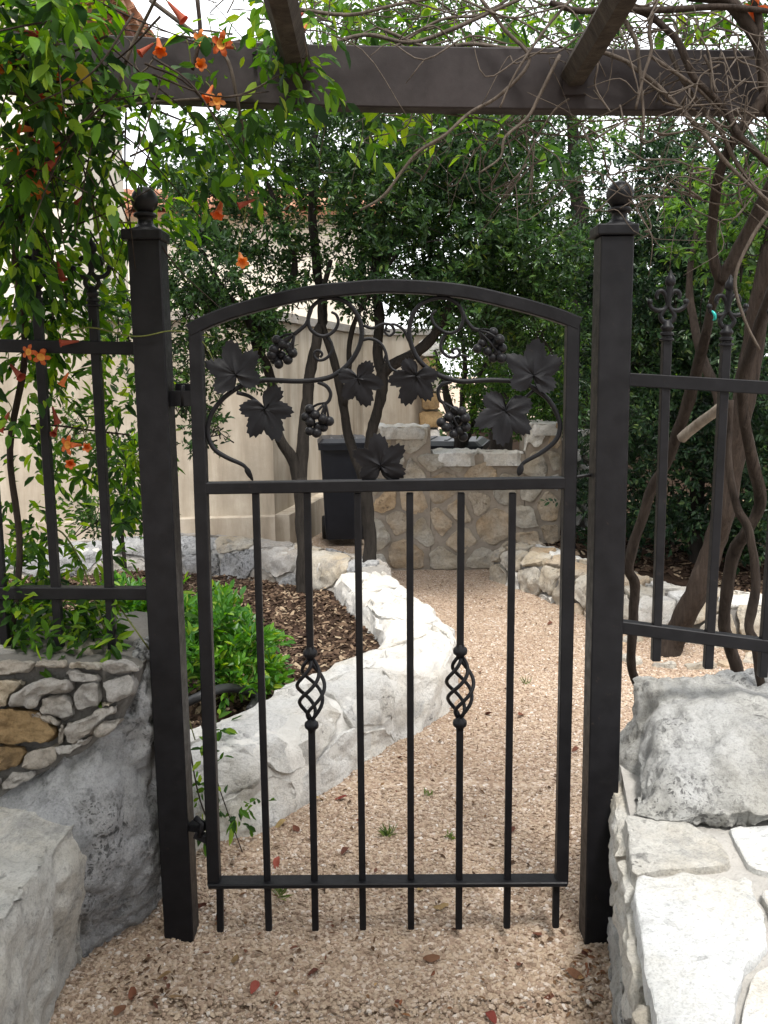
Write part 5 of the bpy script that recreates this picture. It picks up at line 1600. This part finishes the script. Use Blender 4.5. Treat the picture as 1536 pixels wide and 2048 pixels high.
BR = [([(1380, -10), (1450, 0), (1490, 45), (1512, 80), (1523, 125), (1533, 190), (1560, 260)], [.014, .014, .013]), ([(1508, -10), (1518, 50), (1521, 100), (1528, 165), (1545, 230)], [.009, .008]), ([(1223, 10), (1288, 25), (1333, 60), (1358, 90), (1388, 155), (1433, 200), (1463, 240), (1478, 270), (1508, 300), (1545, 335)], [.007, .0075, .008, .007]),
      ([(1238, 25), (1268, 75), (1278, 120), (1283, 175), (1288, 240), (1283, 285)], [.005, .004, .0025]), ([(1313, -5), (1298, 60), (1303, 100), (1288, 150), (1272, 218)], [.0045, .004, .003]), ([(1190, 98), (1248, 120), (1268, 135), (1308, 165), (1343, 200), (1378, 235), (1418, 280), (1448, 320), (1493, 365), (1545, 410)], [.005, .0055, .005, .004]),
      ([(1338, 100), (1368, 165), (1413, 225), (1443, 265), (1473, 325), (1518, 385), (1550, 430)], [.005, .005, .0045]), ([(1298, 110), (1343, 140), (1393, 175), (1433, 215), (1463, 240)], [.004, .004]), ([(1100, 5), (1160, 22), (1230, 18), (1330, 20), (1440, 14), (1540, 22)], [.006, .007, .006]),
      ([(1288, 188), (1325, 172), (1362, 158)], [.003, .002]), ([(960, -5), (1010, 60), (1060, 120), (1000, 190), (940, 225), (890, 270), (830, 310), (768, 390), (720, 420)], [.004, .004, .0035, .0025]), ([(1120, 110), (1080, 190), (1055, 235), (1010, 275), (1000, 315), (960, 345)], [.004, .0035, .002]),
      ([(768, 60), (860, 95), (940, 88), (1010, 96), (1080, 100), (1130, 106)], [.004, .0045, .004]), ([(640, 96), (730, 70), (820, 85), (900, 60), (990, 20), (1060, -10)], [.004, .005, .004]), ([(780, 100), (880, 40), (960, 30), (1030, -10)], [.0035, .003]), ([(1150, -10), (1090, 60), (1030, 150), (1000, 215)], [.0035, .003, .002]),
      ([(1240, 210), (1258, 250), (1335, 240), (1390, 160)], [.002, .0015]), ([(1408, 110), (1420, 140), (1424, 185)], [.003, .0025]), ([(1418, 118), (1480, 116), (1540, 114)], [.003, .003]), ([(1540, 420), (1500, 480), (1470, 560), (1490, 640), (1520, 700)], [.004, .004, .003]), ([(600, 20), (700, 30), (800, 8), (900, -10)], [.004, .003])]
for k, (pts, r) in enumerate(BR):
    y0 = rn.uniform(-.075, -.03) if k not in (12, 13, 14) else .07
    limb('branch', [(a, b, y0 - (.02 if b > 240 and y0 < 0 else 0)) for a, b in pts], r, M['twig'] if r[0] < .006 else VM, wv, 7, .2)
mb = MB()
for k in range(260):
    x, y = (rn.uniform(430, 1560), rn.uniform(-30, 105)) if k < 135 else (rn.uniform(1120, 1580), rn.uniform(40, 420)) if k < 225 else (rn.uniform(780, 1100), rn.uniform(190, 330))
    yy = rn.uniform(.06, .5) if k < 110 else rn.uniform(-.1, -.02) if k < 225 else rn.uniform(.06, .3)
    a = P(x, y, yy)
    d = Vector((rn.uniform(-1, 1), rn.uniform(-.4, .4), rn.uniform(-.35, .35) if k < 135 else rn.uniform(-1, .3))).normalized()
    L = rn.uniform(.12, .42) if k < 135 else rn.uniform(.08, .26)
    wig = lambda s: Vector((rn.uniform(-s, s), rn.uniform(-s, s) * .5, rn.uniform(-s, s)))
    q = crom([a, a + d * L * .3 + wig(.03), a + d * L * .55 + wig(.045), a + d * L * .8 + wig(.05), a + d * L + wig(.08)], 4)
    r = rn.uniform(.0012, .0028)
    mb.add(*tube(q, [r, r * .8, r * .4], 5))
    if rn.random() < .6:
        e = q[len(q) // 2]
        mb.add(*tube([e, e + Vector((rn.uniform(-.05, .05), rn.uniform(-.02, .02), rn.uniform(-.06, .05)))], [r * .7, r * .3], 4))
tw = mb.build('twigs', M['twig'], wv, True); tw['kind'] = 'stuff'
# sparse leaves among the bare stems, on and above the beam
A = []
for px, py, y, rx, ry, rd, n in ((900, 60, .35, 230, 45, .2, 42), (640, 60, .2, 90, 40, .15, 20), (1300, 50, .3, 180, 45, .2, 26), (1480, 60, .2, 70, 70, .15, 18), (820, 90, .2, 60, 20, .1, 8), (1000, 250, .25, 150, 50, .12, 16), (700, 270, .15, 100, 60, .1, 10)):
    C, u, c, r = ell(px, py, y, rx, ry, rd, n, rg)
    A.append(sprigs(C, u, 6, .050, .02, .10, rg, 0, .6))
v, f = leaf_arrays(*[np.concatenate([a[i] for a in A]) for i in range(5)])
place('foliage', np_mesh('foliage', v - np.array(ploc(wv)), f, M['vine_leaf']), wv, ploc(wv))['kind'] = 'stuff'
o = place('flower', fm[0], wv, P(1528, 18, -.02), rot_from(Vector((-.6, -.6, -.3)), Vector((0, 0, 1))), 1.2)

lt_ = thing('leaning_tree', G(1335, 1320), 'leaning brown trunk rising inside the ring of stones on the right', 'tree')
limb('trunk', [(1318, 1372, 2.26), (1333, 1325, 2.26), (1348, 1285, 2.24), (1375, 1225, 2.18), (1410, 1150, 2.1), (1440, 1060, 2.05), (1462, 960, 2.0), (1478, 850, 1.95), (1500, 700, 1.9), (1540, 520, 1.8), (1600, 350, 1.7)], [.064, .056, .053, .051, .049, .047, .044, .038], VM, lt_, 14, .18)
limb('limb', [(1470, 920, 1.98), (1440, 800, 2.1), (1400, 700, 2.2), (1380, 560, 2.3), (1400, 430, 2.3)], [.03, .024, .018, .01], VM, lt_, 9, .2)
crown('crown', [(1560, 420, 1.8, 130, 120, .4, 150), (1480, 480, 2.1, 90, 90, .3, 90), (1400, 420, 2.3, 80, 80, .3, 60)], M['oak_light'], lt_, rg, Ln=.045, Wd=.02)

tag(mk('plastic_tie', *tube(crom([P(1424, 622, -.05), P(1429, 628, -.055), P(1430, 637, -.05), P(1426, 640, -.045)], 4), [.002, .0034, .003, .0015], 8), M['teal'], None, True), 'small turquoise plastic tie caught in the vine by the second right finial', 'plastic tie')

# ------------------------------------------------------------------ fallen leaves, grass
def dead_template(mat, s):
    r = random.Random(s)
    V, F = [], []
    N = 7
    for i in range(N):
        x = i / (N - 1); w = .26 * math.sin(math.pi * min(1, x * .9 + .08)) ** .8
        for j in (-1, 0, 1):
            V.append(Vector((x - .5, j * w, .22 * abs(j) * w * 2 + .14 * math.sin(x * 4 + s) + r.uniform(-.03, .03))))
    for i in range(N - 1):
        for j in (0, 1): F.append([i * 3 + j, (i + 1) * 3 + j, (i + 1) * 3 + j + 1, i * 3 + j + 1])
    me = bpy.data.meshes.new('fallen_leaf'); me.from_pydata(V, [], F); me.materials.append(mat); shade(me, True)
    return me
dl = [dead_template(M['dead_leaf'], s) for s in (1, 2, 3)] + [dead_template(M['dead_red'], s) for s in (4, 5)]
DL = [(682, 1592, 3), (622, 1672, 3), (560, 1642, 0), (592, 1652, 1), (555, 1722, 4), (600, 1742, 4), (640, 1592, 0), (508, 1962, 4), (626, 1932, 0), (862, 1906, 1), (840, 1772, 2), (882, 1806, 1), (982, 2036, 4), (330, 1952, 0), (302, 1972, 4), (352, 1986, 1), (1152, 1942, 1), (1096, 1990, 2), (1012, 1377, 0), (938, 1384, 1), (976, 1427, 1), (1042, 1432, 0),
      (442, 1822, 0), (402, 1802, 1), (800, 1515, 1), (722, 1640, 1), (690, 1700, 0), (800, 1990, 0), (470, 1905, 1), (1180, 1900, 0), (1075, 1860, 1), (1150, 1500, 0), (880, 1480, 1), (575, 1590, 2), (655, 1560, 1), (265, 1990, 1), (240, 2020, 0), (1040, 1920, 0), (1020, 1660, 1), (960, 1340, 0), (1100, 1250, 0)]
DL = [d for i, d in enumerate(DL) if not (d[2] > 2 and i % 3 == 2)]
BAYS = ((440, 'left of the hinge stile'), (538, 'by the first bar'), (631, 'left of the second bar'), (726, 'left of the third bar'), (822, 'between the two middle bars'), (917, 'left of the fifth bar'), (1013, 'left of the sixth bar'), (1112, 'left of the right stile'), (9999, 'right of the right stile'))
zones = {}
for d in DL:
    bay = next(t for x, t in BAYS if d[0] < x)
    dist = 'in front of the gate' if d[1] > 1868 else 'under the gate' if d[1] > 1760 else 'beyond the gate' if d[1] > 1540 else 'far along the path'
    zones.setdefault(('red' if d[2] > 2 else 'brown', dist, bay), []).append(d)
for (look, dist, bay), ds in zones.items():
    ds.sort(key=lambda d: -d[1])
    for i, (px, py, k) in enumerate(ds):
        g = G(px, py, .012)
        o = place('fallen_leaf', dl[k], None, (g.x, g.y, ground_z(g.x, g.y) + .010), (rn.uniform(-.4, .4), rn.uniform(-.3, .3), rn.uniform(0, 6.28)), rn.uniform(.028, .044))
        rank = '' if len(ds) == 1 else ('nearest ' if i == 0 else 'farthest ' if i == len(ds) - 1 else 'middle ' if len(ds) == 3 else ('second nearest ', 'third nearest ', 'fourth nearest ')[min(i - 1, 2)])
        tag(o, '%s%s fallen leaf %s %s' % (rank, 'dull red curled' if look == 'red' else 'dry brown', dist, bay), 'fallen leaf', 'dead leaves fallen on the gravel')
n = 420
px_ = rgp.uniform(200, 1250, n); py_ = rgp.uniform(1180, 2040, n)
A = []
for a, b in zip(px_, py_):
    g = G(a, b, 0)
    if on_path(g.x, g.y): A.append((g.x, g.y, ground_z(g.x, g.y) + .009))
A += [tuple(G(x, y, .01) + Vector((0, 0, .012))) for x, y in [(rn.uniform(560, 900), rn.uniform(1440, 1600)) for _ in range(60)] if y > 1620 - (x - 560) * .35] + [tuple(G(rn.gauss(320, 60), rn.gauss(1960, 30), .01)) for _ in range(50)] + [tuple(G(rn.gauss(1150, 45), rn.gauss(1950, 40), .01)) for _ in range(45)] + [tuple(G(x, 1158 + (x - 850) * .25 + rn.uniform(-8, 25), .01)) for x in [rn.uniform(850, 1180) for _ in range(90)]]
A = np.array(A)
d = rgp.normal(0, 1, (len(A), 3)) * np.array([1, 1, .15])
v, f = leaf_arrays(A, d, rgp.normal(0, .35, (len(A), 3)) + np.array([0, 0, 1]), rgp.uniform(.010, .026, len(A)), rgp.uniform(.005, .011, len(A)))
M['litter'] = m_leaf('leaf_litter', [(0, (0.06, 0.035, 0.022)), (.6, (0.14, 0.085, 0.05)), (.9, (0.14, 0.06, 0.04)), (1, (0.30, 0.22, 0.12))], .1, rough=.85, spec=.15)
tag(place('leaf_litter', np_mesh('leaf_litter', v, f, M['litter']), None, (0, 0, 0)), 'small brown bits of leaf strewn over the gravel', None, None, 'stuff')

TUF = [((775, 1672), 'small grass tuft on the gravel in front of the middle gate bars', 30, .045), ((898, 1676), 'low green sprout on the gravel right of the other tuft', 18, .028), ((560, 1792), 'sparse grass blades below the bottom rail of the gate near the hinge side', 22, .06), ((856, 1592), 'tiny pale tuft on the path further back', 14, .03), ((1050, 1368), 'tiny green tuft on the path by the right stile', 14, .04)]
for (px, py), lab, n, hh in TUF:
    g = G(px, py, .005)
    p = np.tile(np.array(g), (n, 1)) + rgp.normal(0, .006, (n, 3)) * np.array([1, 1, 0])
    ax = rgp.normal(0, .6, (n, 3)); ax[:, 2] = np.abs(ax[:, 2]) + .35
    v, f = leaf_arrays(p, ax, rgp.normal(0, 1, (n, 3)), rgp.uniform(.5, 1.1, n) * hh, rgp.uniform(.003, .006, n))
    tag(place('grass_tuft', np_mesh('grass_tuft', v - np.array(g), f, M['grass']), None, g), lab, 'grass tuft')
